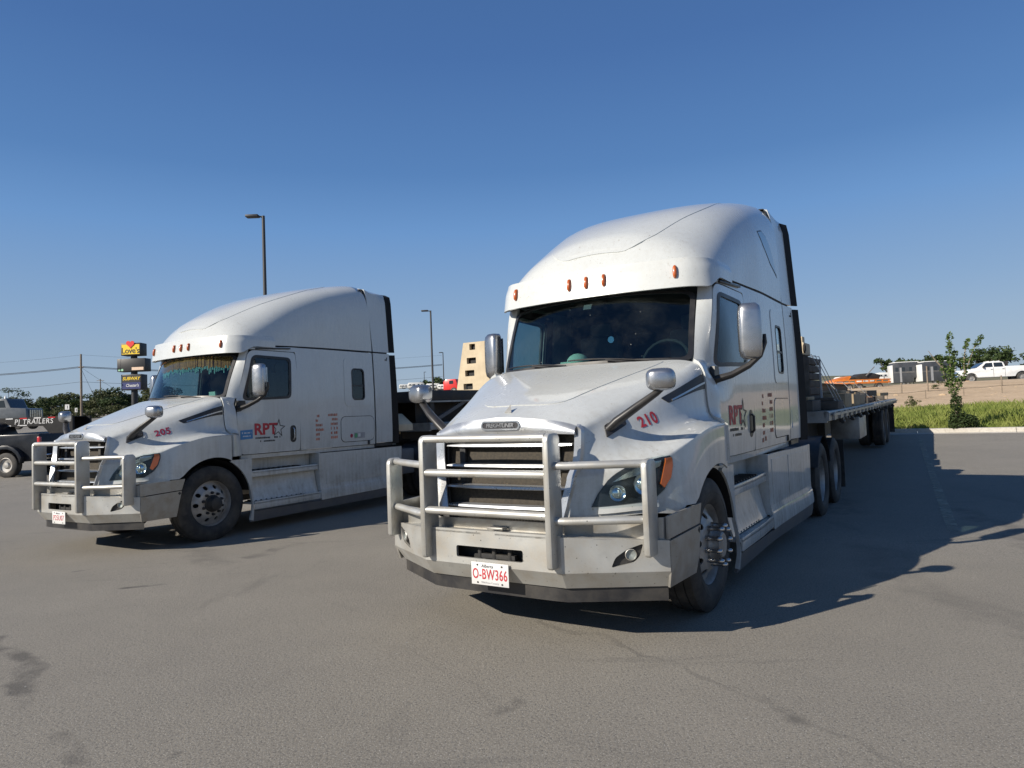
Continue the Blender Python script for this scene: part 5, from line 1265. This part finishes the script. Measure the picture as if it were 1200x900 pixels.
for i in range(16):
    y = 7.6 + i * .72; o = load('loose_timber', POSE_A, y, rl.uniform(.45, 1.0), 0, 'loose brown timber piece lying askew on the trailer deck', 'timber', 'loose timber along the deck edge')
    h_ = rl.uniform(.06, .15); n_ = rl.randint(1, 2)
    for k in range(n_):
        q = MB().box((rl.uniform(-.08, .08), .4, h_ * (k + .5)), (rl.uniform(.12, .42), rl.uniform(.7, 1.7), h_ * .96), Matrix.Rotation(rl.uniform(-.25, .25), 3, 'Z')); q.build('baulk', rl.choice(['timber', 'timber_dark', 'rusty_steel', 'deck_wood']), o, bevel=.008)
# --- load on B: a steel platform with braces and a slotted beige panel on it
SPX = .45
kw = dict(y0=4.6, z0=1.42)
o = load('steel_platform', POSE_B, 4.65, 0, 0, 'dark steel platform frame with diagonal braces on the flatbed', 'steel frame', **kw)
MB().box((0, 2.6, .52), (2.5, 5.2, .22)).build('top_slab', 'steel_dark', o, bevel=.01)
for sx in (1, -1):
    MB().box((sx * .85, 2.6, .2), (.02, 5.1, .42)).build('web_plate', 'steel_dark', o, smooth=0)
    for y in (.1, 1.35, 2.6, 3.9, 5.1): MB().box((sx * 1.18, y, .2), (.1, .12, .42)).build('post', 'steel_dark', o, smooth=0)
    for y in (.1, 1.35, 2.6, 3.9): MB().bar((sx * 1.2, y + .05, .02), (sx * 1.2, y + 1.2, .42), .04, .07).build('brace', 'grey_plastic', o, smooth=0)
    MB().box((sx * 1.255, 2.6, .41), (.02, 5.2, .03)).build('edge_strip', 'deck_alu', o, smooth=0)
o = load('beige_block', POSE_B, 3.75, .35, -.12, 'beige block resting low between the cab and the steel frame', 'block', **kw)
MB().prism([(0, .0), (.75, .0), (.75, .12), (.5, .32), (0, .34)], 'y', 0, .55).build('body', 'beige_block', o, bevel=.01); MB().box((.3, .27, -.03), (.5, .3, .06)).build('foot', 'timber', o)
o = load('slotted_panel', POSE_B, 7.4, SPX, .64, 'tall tapered beige panel with four black slots standing on the steel frame', 'panel', **kw)
pf = lambda u, v: Vector((u, 0, v))
hol = [rrect(a0, a1, b0, b0 + .14, .012, 2) for a0, a1, b0 in ((-.31, -.05, .05), (-.25, .01, .36), (-.19, .07, .65), (-.10, .06, .97))]
P(MB(), pf, [(-.52, 0), (.62, 0), (.50, .30), (.44, 1.15), (-.27, 1.15)], hol, .16, .2, .2).build('panel_body', 'beige_block', o, smooth=0)
MB().box((-.02, .10, .56), (.5, .02, 1.1)).build('backing', 'gap_black', o)
MB().box((0, .24, .02), (.95, .12, .04)).build('base_rail', 'steel_dark', o)
# ================================================================== background vehicles and street furniture
simple('car_dark', (.018, .021, .027), .3, 0, .1, 3, dirt=(.03, .03, .03), dirt_amt=.4, coat=.0, spec=.25)
simple('car_white', (.78, .78, .77), .35, 0, .05, 3, dirt=(.5, .46, .4), dirt_amt=.35, coat=.5)
simple('window_dark', (.02, .025, .03), .08, 0, .05, 3, coat=.5)
simple('camper_dark', (.055, .058, .065), .4, 0, .2, 1.2)
simple('camper_white', (.72, .71, .68), .5, 0, .08, 1.2)
simple('work_grey', (.085, .095, .105), .4, 0, .1, 2, coat=.4)
simple('red_paint', (.62, .03, .025), .35, coat=.5)
simple('pole_dark', (.05, .05, .052), .55, .3)
simple('wood_pole', (.21, .17, .13), .9, var=.25, scale=6)
simple('sign_black', (.02, .02, .022), .5)
simple('sign_yellow', (.85, .58, .02), .5)
simple('sign_red', (.72, .03, .03), .5)
simple('sign_navy', (.02, .03, .13), .5)
simple('sign_led', (.35, .62, .40), .5)
simple('sign_peach', (.75, .55, .40), .5)
simple('trailer_black', (.007, .007, .008), .5, spec=.3)
SW = {}
def small_wheel(parent, loc, sx, R=.4, wd=.27, rim='steel_wheel'):
    k = (R, wd, rim)
    if k not in SW:
        a = mk_obj('tyre', *(lambda m: (m.v, m.f))(MB().lathe([(-wd / 2, R * .62), (-wd / 2, R * .9), (-wd * .4, R), (wd * .4, R), (wd / 2, R * .9), (wd / 2, R * .62)], 24)), 'rubber')
        b = mk_obj('rim', *(lambda m: (m.v, m.f))(MB().lathe([(wd / 2 - .01, R * .62), (wd / 2 - .005, R * .58), (wd * .3, R * .54), (wd * .25, R * .3), (wd * .42, R * .22), (wd * .45, 0)], 24)), rim)
        SW[k] = (a.data, b.data); bpy.data.objects.remove(a); bpy.data.objects.remove(b)
    wv = emp('wheel', loc, 0 if sx > 0 else pi, parent); link('tyre', SW[k][0], wv); link('rim', SW[k][1], wv); return wv
def pickup(label, loc, rz, mat, dually=False, rack=False):
    """full-size crew-cab pickup, length along -y (front) to +y (tail), origin on the ground under the middle"""
    t = emp('pickup_truck', loc, rz); tag(t, label, 'pickup truck')
    prof = [(-3.15, .62), (-3.12, 1.02), (-3.02, 1.20), (-1.75, 1.32), (-1.62, 1.36), (.72, 1.40), (.74, 1.45), (3.15, 1.45), (3.18, .72)]
    arch = lambda c, R: [(c + R * cos(radians(a)), .42 + R * sin(radians(a))) for a in range(170, 9, -20)]
    low = [(3.1, .62)] + [(c, z) for c, z in arch(2.02, .54)[::-1]] + [(1.4, .50), (-1.5, .50)] + [(c, z) for c, z in arch(-2.10, .53)[::-1]] + [(-2.75, .50), (-3.1, .50)]
    MB().prism(prof + low, 'x', -.97, .97).build('body', mat, t, bevel=.035)
    cab = [(-1.62, 1.36), (-.92, 1.86), (-.72, 1.91), (.45, 1.91), (.62, 1.84), (.74, 1.40)]
    V = []; n = len(cab)
    for x, k in ((-.93, 1), (.93, 1)):
        for y, z in cab: V.append((x * (1 - .16 * max(0, z - 1.38) / .53), y, z))
    MB().add(V, [tuple(range(n))[::-1], tuple(range(n, 2 * n))] + [(i, (i + 1) % n, n + (i + 1) % n, n + i) for i in range(n)]).build('cab', mat, t, bevel=.04)
    for sx in (1, -1):
        xx = lambda z: sx * (.932 - .93 * .16 * max(0, z - 1.38) / .53)
        for a in ([(-1.20, 1.42), (-.30, 1.43), (-.30, 1.83), (-.82, 1.82)], [(-.20, 1.43), (.55, 1.43), (.50, 1.80), (.42, 1.83), (-.20, 1.83)]):
            m_ = MB(); m_.add([(xx(z) + sx * .012, y, z) for y, z in a], [tuple(range(len(a)))]); m_.build('side_window', 'window_dark', t, smooth=0)
        MB().box((sx * .98, -.28, .98), (.01, .012, .86)).build('door_seam', 'gap_black', t, smooth=0); MB().box((sx * .98, .66, .98), (.01, .012, .86)).build('door_seam', 'gap_black', t, smooth=0)
        for y in (-.42, .52): MB().box((sx * .985, y, 1.22), (.03, .16, .04)).build('door_handle', 'black_plastic', t)
        MB().box((sx * 1.08, -1.12, 1.45), (.2, .09, .22)).build('mirror', 'black_plastic', t, bevel=.02)
        MB().box((sx * .90, -3.10, 1.02), (.30, .10, .24)).build('headlight', 'lens_glass', t, bevel=.02)
        MB().box((sx * .955, 3.14, 1.18), (.09, .10, .34)).build('taillight', 'red_lens', t, bevel=.015)
        small_wheel(t, (sx * .86, -2.10, .42), sx, .42, .27); small_wheel(t, (sx * (.98 if dually else .86), 2.02, .42), sx, .42, .27)
        if dually:
            f_ = MB(); f_.prism([(2.02 + .68 * cos(radians(a)), .42 + .68 * sin(radians(a))) for a in range(175, 4, -19)] + [(2.02 + .55 * cos(radians(a)), .42 + .55 * sin(radians(a))) for a in range(4, 176, 19)], 'x', min(sx * .95, sx * 1.16), max(sx * .95, sx * 1.16)); f_.build('fender_flare', mat, t, bevel=.02)
    MB().box((0, -3.16, .92), (1.3, .04, .40)).build('grille', 'chrome', t, bevel=.02); MB().box((0, -3.22, .62), (1.98, .2, .22)).build('front_bumper', 'chrome', t, bevel=.03); MB().box((0, 3.24, .66), (1.9, .16, .20)).build('rear_bumper', 'chrome', t, bevel=.03)
    m_ = MB(); m_.add([(-.80, -1.58, 1.40), (.80, -1.58, 1.40), (.74, -.98, 1.84), (-.74, -.98, 1.84)], [(0, 1, 2, 3)]); m_.v = [v + Vector((0, -.02, .02)) for v in m_.v]; m_.build('windshield', 'window_dark', t, smooth=0)
    MB().box((0, 1.95, 1.452), (1.7, 2.25, .01)).build('bed_opening', 'gap_black', t, smooth=0)
    if rack:
        for y in (-.45, .0, .4): MB().box((0, y, 1.96), (1.0, .12, .08)).build('roof_light_bar', 'camper_white', t, bevel=.02)
        MB().box((0, .95, 1.72), (1.6, .08, .45)).build('headache_rack', 'steel_dark', t)
    return t
def gpos(px, D, dz=0):
    p = at(px, 480, D); return (p.x, p.y, gz(p.x, p.y) + dz)
# white pickup on the upper road, facing picture-left: its left side towards the lot
x, y, z = gpos(1166, 64.0); PW = pickup('white crew-cab pickup parked on the raised road above the bank', (x, y, at(1166, 448.2, 64).z), radians(-104), 'car_white', False, True)
# dark pickup with gooseneck trailer at far left
x, y, z = gpos(-24, 24.6); PD = pickup('dark grey dual-wheel pickup hitched to a black gooseneck trailer', (x, y, z), radians(-96), 'car_dark', True)
gt = emp('gooseneck_trailer', gpos(68, 25.4), radians(-5)); tag(gt, 'black gooseneck trailer with white lettering on its neck beam', 'trailer')
for sy in (-.45, .45):
    MB().prism([(-4.2, 1.62), (-3.6, 1.62), (-1.6, 1.70), (-.2, 1.70), (.3, 1.15), (.55, .75), (8.0, .75), (8.0, .98), (1.1, 1.0), (.95, 1.5), (.95, 2.02), (-1.9, 2.02), (-2.7, 1.92), (-4.2, 1.90)], 'y', sy - .05, sy + .05).build('neck_beam', 'trailer_black', gt, smooth=0)
MB().box((-.4, 0, 2.0), (2.4, .82, .03)).build('neck_plate', 'trailer_black', gt); MB().box((4.5, 0, .99), (7.2, 2.5, .06)).build('deck', 'deck_wood', gt)
for i in range(5): MB().box((-1.5 + .55 * i, -.502, 2.015 if False else 1.99), (.28, .01, .04)).build('reflector', 'red_lens' if i % 2 else 'decal_white', gt, smooth=0)
for i in range(3): MB().box((-2.2 + .62 * i, -.502, 1.735 if i else 1.70), (.3, .01, .035)).build('lower_reflector', 'decal_white', gt, smooth=0)
text_on('lettering', 'PJ TRAILERS', .26, 'decal_white', gt, (-.55, -.503, 1.86), (1, 0, 0), (0, 0, 1), .006, 1.12, .12, 1.0)
for sx in (-1, 1):
    for yy in (5.2, 6.1): small_wheel(gt, (yy, sx * 1.1, .40), 1, .4, .27).rotation_euler = (0, 0, -pi / 2 if sx < 0 else pi / 2)
MB().box((.75, -.3, .5), (.1, .1, .9)).build('jack', 'trailer_black', gt); MB().cyl((-3.9, 0, 1.0), (-3.9, 0, 1.65), .06, 10).build('coupler', 'trailer_black', gt)
# work truck beyond, facing right
wt = emp('work_truck', gpos(8, 62, .0), radians(0)); tag(wt, 'pale work truck with dark windows beyond the gooseneck trailer', 'truck')
wt.location.z = at(8, 500, 62).z - .3
MB().prism([(-3.2, .6), (-3.2, 1.9), (-.6, 1.9), (-.6, 2.75), (.75, 2.8), (1.15, 1.95), (2.5, 1.85), (2.6, .6)], 'y', -1.1, 1.1).build('body', 'work_grey', wt, bevel=.05)
MB().add([(-.35, -1.115, 2.0), (.70, -1.115, 2.0), (.55, -1.115, 2.62), (-.35, -1.115, 2.62)], [(0, 1, 2, 3)]).build('side_window', 'window_dark', wt, smooth=0); MB().add([(1.13, -.95, 2.0), (1.13, .95, 2.0), (.82, .95, 2.68), (.82, -.95, 2.68)], [(0, 1, 2, 3)]).build('windshield', 'window_dark', wt, smooth=0)
for i in range(6): MB().box((2.62, -.7 + .28 * i, 1.35), (.04, .16, .75)).build('grille_bar', 'chrome', wt)
MB().box((-2.0, 0, 2.0), (2.2, 2.0, .25)).build('service_box', 'steel_dark', wt); MB().cyl((.1, -.3, 2.8), (.1, -.3, 3.1), .12, 10, .03).build('beacon', 'camper_white', wt); MB().cyl((.1, .1, 2.8), (.1, .1, 3.6), .02, 6).build('antenna', 'steel_dark', wt)
for sx in (-1, 1):
    for yy in (-2.2, 1.7): small_wheel(wt, (yy, sx * .95, .45), 1, .45, .3).rotation_euler = (0, 0, -pi / 2 if sx < 0 else pi / 2)
# campers on the upper road
def camper(label, px0, px1, ybase, ytop, D, rz, dark=True, group=None):
    a = at(px0, ybase, D); b = at(px1, ybase, D); H = (ybase - ytop) / 802.43 * D; W = (b - a).length
    t = emp('camper', ((a.x + b.x) / 2, (a.y + b.y) / 2, (a.z + b.z) / 2), rz); tag(t, label, 'camper', group)
    m = 'camper_dark' if dark else 'camper_white'
    MB().prism([(-W / 2, .18 * H), (-W / 2, .9 * H), (-W / 2 + .3, H), (W / 2 - .6, H), (W / 2, .84 * H), (W / 2, .42 * H), (W / 2 - .25 * W, .36 * H), (W / 2 - .27 * W, .18 * H)], 'y', -1.2, 1.2).build('body', m, t, bevel=.04)
    MB().box((0, 0, H * 1.005), (W * .9, 2.3, .12)).build('roof', 'camper_white', t, bevel=.03)
    MB().box((-.1 * W, -1.21, .60 * H), (W * .75, .02, .06 * H)).build('stripe', 'grey_plastic' if dark else 'camper_dark', t, smooth=0)
    for i, fx in enumerate((-.36, -.12, .14, .36)): MB().box((fx * W, -1.215, .72 * H), (.10 * W, .02, .16 * H)).build('window', 'window_dark', t, smooth=0)
    MB().box((-.22 * W, -1.215, .5 * H), (.07 * W, .03, .58 * H)).build('door', 'decal_grey', t, smooth=0)
    if dark: MB().box((-W / 2 - .02, 0, .55 * H), (.04, 2.3, .7 * H)).build('end_wall', 'camper_white', t, bevel=.01)
    MB().box((.43 * W, -1.22, .66 * H), (.10 * W, .02, .22 * H)).build('decal', 'decal_white' if dark else 'decal_grey', t, smooth=0)
    for fx in (-.12, .0): small_wheel(t, (fx * W, -1.05, .38), 1, .38, .25).rotation_euler = (0, 0, -pi / 2)
    MB().box((.33 * W, 0, .10 * H), (.08, .1, .28 * H)).build('jack', 'steel_dark', t)
    return t
camper('dark camper with a white rear wall behind the flatbed load', 1046, 1075, 454, 425, 92, radians(-14), True)
camper('dark camper with pale roof standing behind the young tree', 1078, 1115, 452, 424, 90, radians(-6), True)
MB_ = None
fw = [(1005, 1028, 449, 440, 150), (1028, 1048, 447, 437, 165), (1118, 1136, 446, 435, 150), (1160, 1182, 440, 432, 170), (1182, 1206, 441, 431, 160), (980, 1002, 450, 442, 160), (1136, 1158, 441, 433, 175)]
for i, (a, b, y0, y1, D) in enumerate(fw):
    camper('small white camper parked far off on the rise', a, b, y0, y1, D, radians(-10 + 7 * (i % 3)), False, 'white campers far off on the rise')
for i, (a, b, y0, y1, D) in enumerate(((478, 497, 456, 449, 130), (500, 516, 456, 450, 140), (514, 529, 457, 451, 135), (468, 480, 456, 451, 150), (543, 560, 456, 448, 140), (570, 590, 455, 446, 140))):
    camper('small white trailer parked far off between the two trucks', a, b, y0, y1, D, radians(10 - 8 * (i % 3)), False, 'white trailers far off between the trucks')
# red truck between
rt = emp('red_truck', at(533, 459, 78), radians(-20)); tag(rt, 'red truck cab parked far off between the two white trucks', 'truck')
MB().prism([(-1.0, 0.2), (-1.0, 1.15), (-.7, 1.4), (.55, 1.4), (.7, .9), (.75, .2)], 'y', -.9, .9).build('cab', 'red_paint', rt, bevel=.05); MB().box((.0, -.91, 1.05), (.5, .02, .38)).build('window', 'window_dark', rt, smooth=0); MB().box((-.9, 0, .15), (3.4, 1.6, .25)).build('chassis', 'steel_dark', rt)
for yy in (-1.8, .3): small_wheel(rt, (yy, -.85, .05), 1, .4, .25).rotation_euler = (0, 0, -pi / 2)
# light poles
def light_pole(label, px, ytop, D, H, arm, double=False):
    p = at(px, ytop, D); t = emp('lamp_post', (p.x, p.y, p.z - H)); tag(t, label, 'lamp post', 'tall parking lot lamp posts')
    MB().cyl((0, 0, 0), (0, 0, H), .11, 12, .075).build('pole', 'pole_dark', t); MB().cyl((0, 0, 0), (0, 0, .7), .3, 16).build('footing', 'concrete', t)
    MB().bar((0, 0, H - .06), (arm, 0, H + .02), .06, .07).build('arm', 'pole_dark', t); MB().box((arm * 1.25, 0, H + .0), (.62, .36, .12)).build('lamp_head', 'pole_dark', t, bevel=.03)
    return t
light_pole('tall dark lamp post rising behind the roof of the truck numbered 205', 308.5, 253, 33, 10.6, -.42)
light_pole('tall dark lamp post between the two trucks with a flat head', 504.5, 364, 62, 10.6, -.42)
light_pole('far thin lamp post standing just right of the nearer dark one', 519, 413, 118, 12, -.3)
light_pole('very distant short lamp post near the sleeper of the truck numbered 205', 497, 436, 190, 10, .2)
# utility pole with wires
up_ = emp('utility_pole', gpos(95.5, 92)); tag(up_, 'wooden utility pole carrying wires beside the far road', 'utility pole')
zt = at(94.5, 415, 92).z - up_.location.z; zw = at(94.5, 430, 92).z - up_.location.z; zl = at(94.5, 447.5, 92).z - up_.location.z
MB().cyl((0, 0, -.5), (0, 0, zt), .17, 10, .12).build('pole', 'wood_pole', up_)
MB().box((0, 0, zw), (.7, .12, .12)).build('cross_arm', 'wood_pole', up_)
def wire(a, b, sag, r_, par):
    pts = [Vector(a).lerp(Vector(b), t / 14) - Vector((0, 0, sag * 4 * (t / 14) * (1 - t / 14))) for t in range(15)]; MB().tube(pts, r_, 4, False).build('wire', 'pole_dark', par, smooth=0)
L = up_.location
for zz, l_, rr_ in ((zw + .05, 60, .035), (zw - .08, 60, .03), (zl, 60, .018), (zt - .1, 60, .010)):
    for px, Dx in ((-260, 92), (520, 118)):
        q = at(px, 480, Dx); wire((0, 0, zz), (q.x - L.x, q.y - L.y, zz + (.4 if px > 0 else .6)), 1.0, rr_, up_)
wire((0, 0, zw - .2), (2.9, 0, .6), 0, .02, up_); wire((0, 0, zw - .05), (3.6, 6, 3.0), .2, .015, up_)
p2 = gpos(118, 150); up2 = emp('utility_pole', p2); tag(up2, 'thin distant utility pole right of the wooden one', 'utility pole'); MB().cyl((0, 0, 0), (0, 0, at(118, 444, 150).z - p2[2]), .14, 8, .1).build('pole', 'wood_pole', up2); MB().box((0, 0, at(118, 446, 150).z - p2[2]), (1.6, .1, .1)).build('cross_arm', 'wood_pole', up2)
# small roadside signs
for px, y0, y1, D, lab in ((79, 474, 480, 88, 'square white road sign with a dark arrow by the utility pole'), (89.5, 478, 483, 90, 'narrow white road sign just left of the utility pole')):
    b = gpos(px, D); t = emp('road_sign', b); tag(t, lab, 'road sign'); zt_ = at(px, y0, D).z - b[2]; zb_ = at(px, y1, D).z - b[2]
    MB().cyl((0, 0, 0), (0, 0, zt_), .035, 8).build('post', 'pole_dark', t); MB().box((0, -.05, (zt_ + zb_) / 2), ((.55 if px < 80 else .33), .02, zt_ - zb_)).build('plate', 'decal_white', t, smooth=0)
    MB().box((.04, -.065, (zt_ + zb_) / 2), (.08, .01, (zt_ - zb_) * .6)).build('mark', 'decal_black', t, smooth=0)
# truck-stop price sign
D = 95; bs = gpos(158, D); sg = emp('truck_stop_sign', bs, radians(-2)); tag(sg, 'tall truck stop sign with yellow heart logo board and two panels below', 'sign')
zz = lambda y: at(158, y, D).z - bs[2]
MB().cyl((0, 0, 0), (0, 0, zz(402)), .42, 16).build('mast', 'sign_black', sg)
def board(name, y0, y1, wd, dep): return MB().box((0, 0, (zz(y0) + zz(y1)) / 2), (wd, dep, zz(y0) - zz(y1))).build(name, 'sign_black', sg, bevel=.05)
mpp = D / 802.43
b1 = board('logo_board', 402.5, 417, 2.75, 1.6); b2 = board('price_board', 420.5, 435.5, 3.95, 1.5); b3 = board('brand_board', 439, 457, 2.85, 1.5)
def face(name, u0, u1, ya, yb, mat, par, dep, off=.012): return MB().box(((u0 + u1) / 2, -dep / 2 - off, (zz(ya) + zz(yb)) / 2), (u1 - u0, .02, abs(zz(ya) - zz(yb)))).build(name, mat, par, smooth=0)
face('yellow_face', -1.25, 1.25, 404.3, 415.6, 'sign_yellow', b1, 1.6)
text_on('lettering', 'Love\'s', 1.12, 'decal_black', b1, (0, -.83, (zz(411) + zz(412)) / 2 - .02), (1, 0, 0), (0, 0, 1), True, .95, 0, .95)
hp_ = []
for k in range(28):
    a = 2 * pi * k / 28; hp_.append((.036 * 16 * sin(a) ** 3, .036 * (13 * cos(a) - 5 * cos(2 * a) - 2 * cos(3 * a) - cos(4 * a))))
MB().prism([(u, v + zz(403.8)) for u, v in hp_], 'y', -.90, -.84).build('heart', 'sign_red', b1, smooth=0)
face('price_digits', -1.8, -1.1, 432.4, 434.8, 'sign_led', b2, 1.5); face('price_strip', .1, 1.75, 430.8, 434.2, 'sign_peach', b2, 1.5)
face('upper_panel', -1.3, 1.3, 440, 447.8, 'sign_black', b3, 1.5); face('lower_panel', -1.3, 1.3, 448.2, 456, 'sign_navy', b3, 1.5)
text_on('upper_lettering', 'SUBWAY', .62, 'sign_yellow', b3, (0, -.785, zz(444)), (1, 0, 0), (0, 0, 1), True, .95, .2, 1.0)
text_on('lower_lettering', 'Chester\'s', .56, 'decal_white', b3, (.15, -.785, zz(452)), (1, 0, 0), (0, 0, 1), True, .95, .2, .9)
# fence posts along the bank top and the pole beyond
for i, px in enumerate((1058, 1089, 1128, 1176, 1214)):
    D_ = 46; b = gpos(px, D_); t = MB().cyl((0, 0, 0), (0, 0, .75 if i != 1 else 1.75), .045, 8); o = t.build('fence_post', 'wood_pole'); o.location = b
    tag(o, 'tall weathered wooden post standing on the bank in front of the campers' if i == 1 else 'short fence post on the tan bank', 'fence post', 'fence posts on the bank')

# cable fence low on the bank
prev = None
for i, px in enumerate(range(1040, 1280, 45)):
    p = at(px, 470, 40); z = gz(p.x, p.y); o = MB().cyl((0, 0, -.1), (0, 0, .55), .025, 6).build('cable_post', 'wood_pole'); o.location = (p.x, p.y, z)
    tag(o, 'short post of the cable fence at the foot of the bank', 'fence post', 'posts of the cable fence')
    if prev:
        c_ = MB(); c_.tube([prev + Vector((0, 0, .5)), (prev + Vector((p.x, p.y, z))) / 2 + Vector((0, 0, .46)), Vector((p.x, p.y, z + .5))], .016, 5)
        o2 = c_.build('fence_cable', 'wood_pole'); tag(o2, 'dark cable strung between the short posts below the bank', 'cable', 'cables of the fence')
    prev = Vector((p.x, p.y, z))
# orange equipment trailer on the far side, in the sun
ot = emp('equipment_trailer', at(1004, 455, 58), radians(4)); tag(ot, 'bright orange equipment trailer seen beyond the flatbed load', 'equipment trailer')
for k, (z, h_) in enumerate(((.42, .16), (.66, .10))): MB().box((0, -.9, z), (4.9, .1, h_)).build('side_beam', 'orange_paint', ot, bevel=.02)
for k in range(9): MB().box((-2.3 + .575 * k, -.9, .54), (.07, .09, .2)).build('stanchion', 'orange_paint', ot, smooth=0)
MB().box((0, 0, .45), (4.8, 1.7, .08)).build('deck', 'orange_paint', ot); MB().prism([(-2.45, .5), (-1.2, .62), (-.9, .95), (-1.0, 1.02), (-2.45, .68)], 'y', -.8, .6).build('ramp', 'orange_paint', ot, smooth=0)
MB().prism([(-.2, .7), (1.7, .7), (1.9, 1.05), (1.1, 1.25), (.2, 1.2), (-.4, .95)], 'y', -.5, .6).build('tarped_machine', 'steel_dark', ot, bevel=.03)
MB().bar((.5, -.6, 1.0), (1.3, -.6, 1.75), .06, .06).build('boom', 'deck_alu', ot)
for xx in (-1.2, -.3, 1.4): small_wheel(ot, (xx, -.85, .05), 1, .35, .25).rotation_euler = (0, 0, -pi / 2)
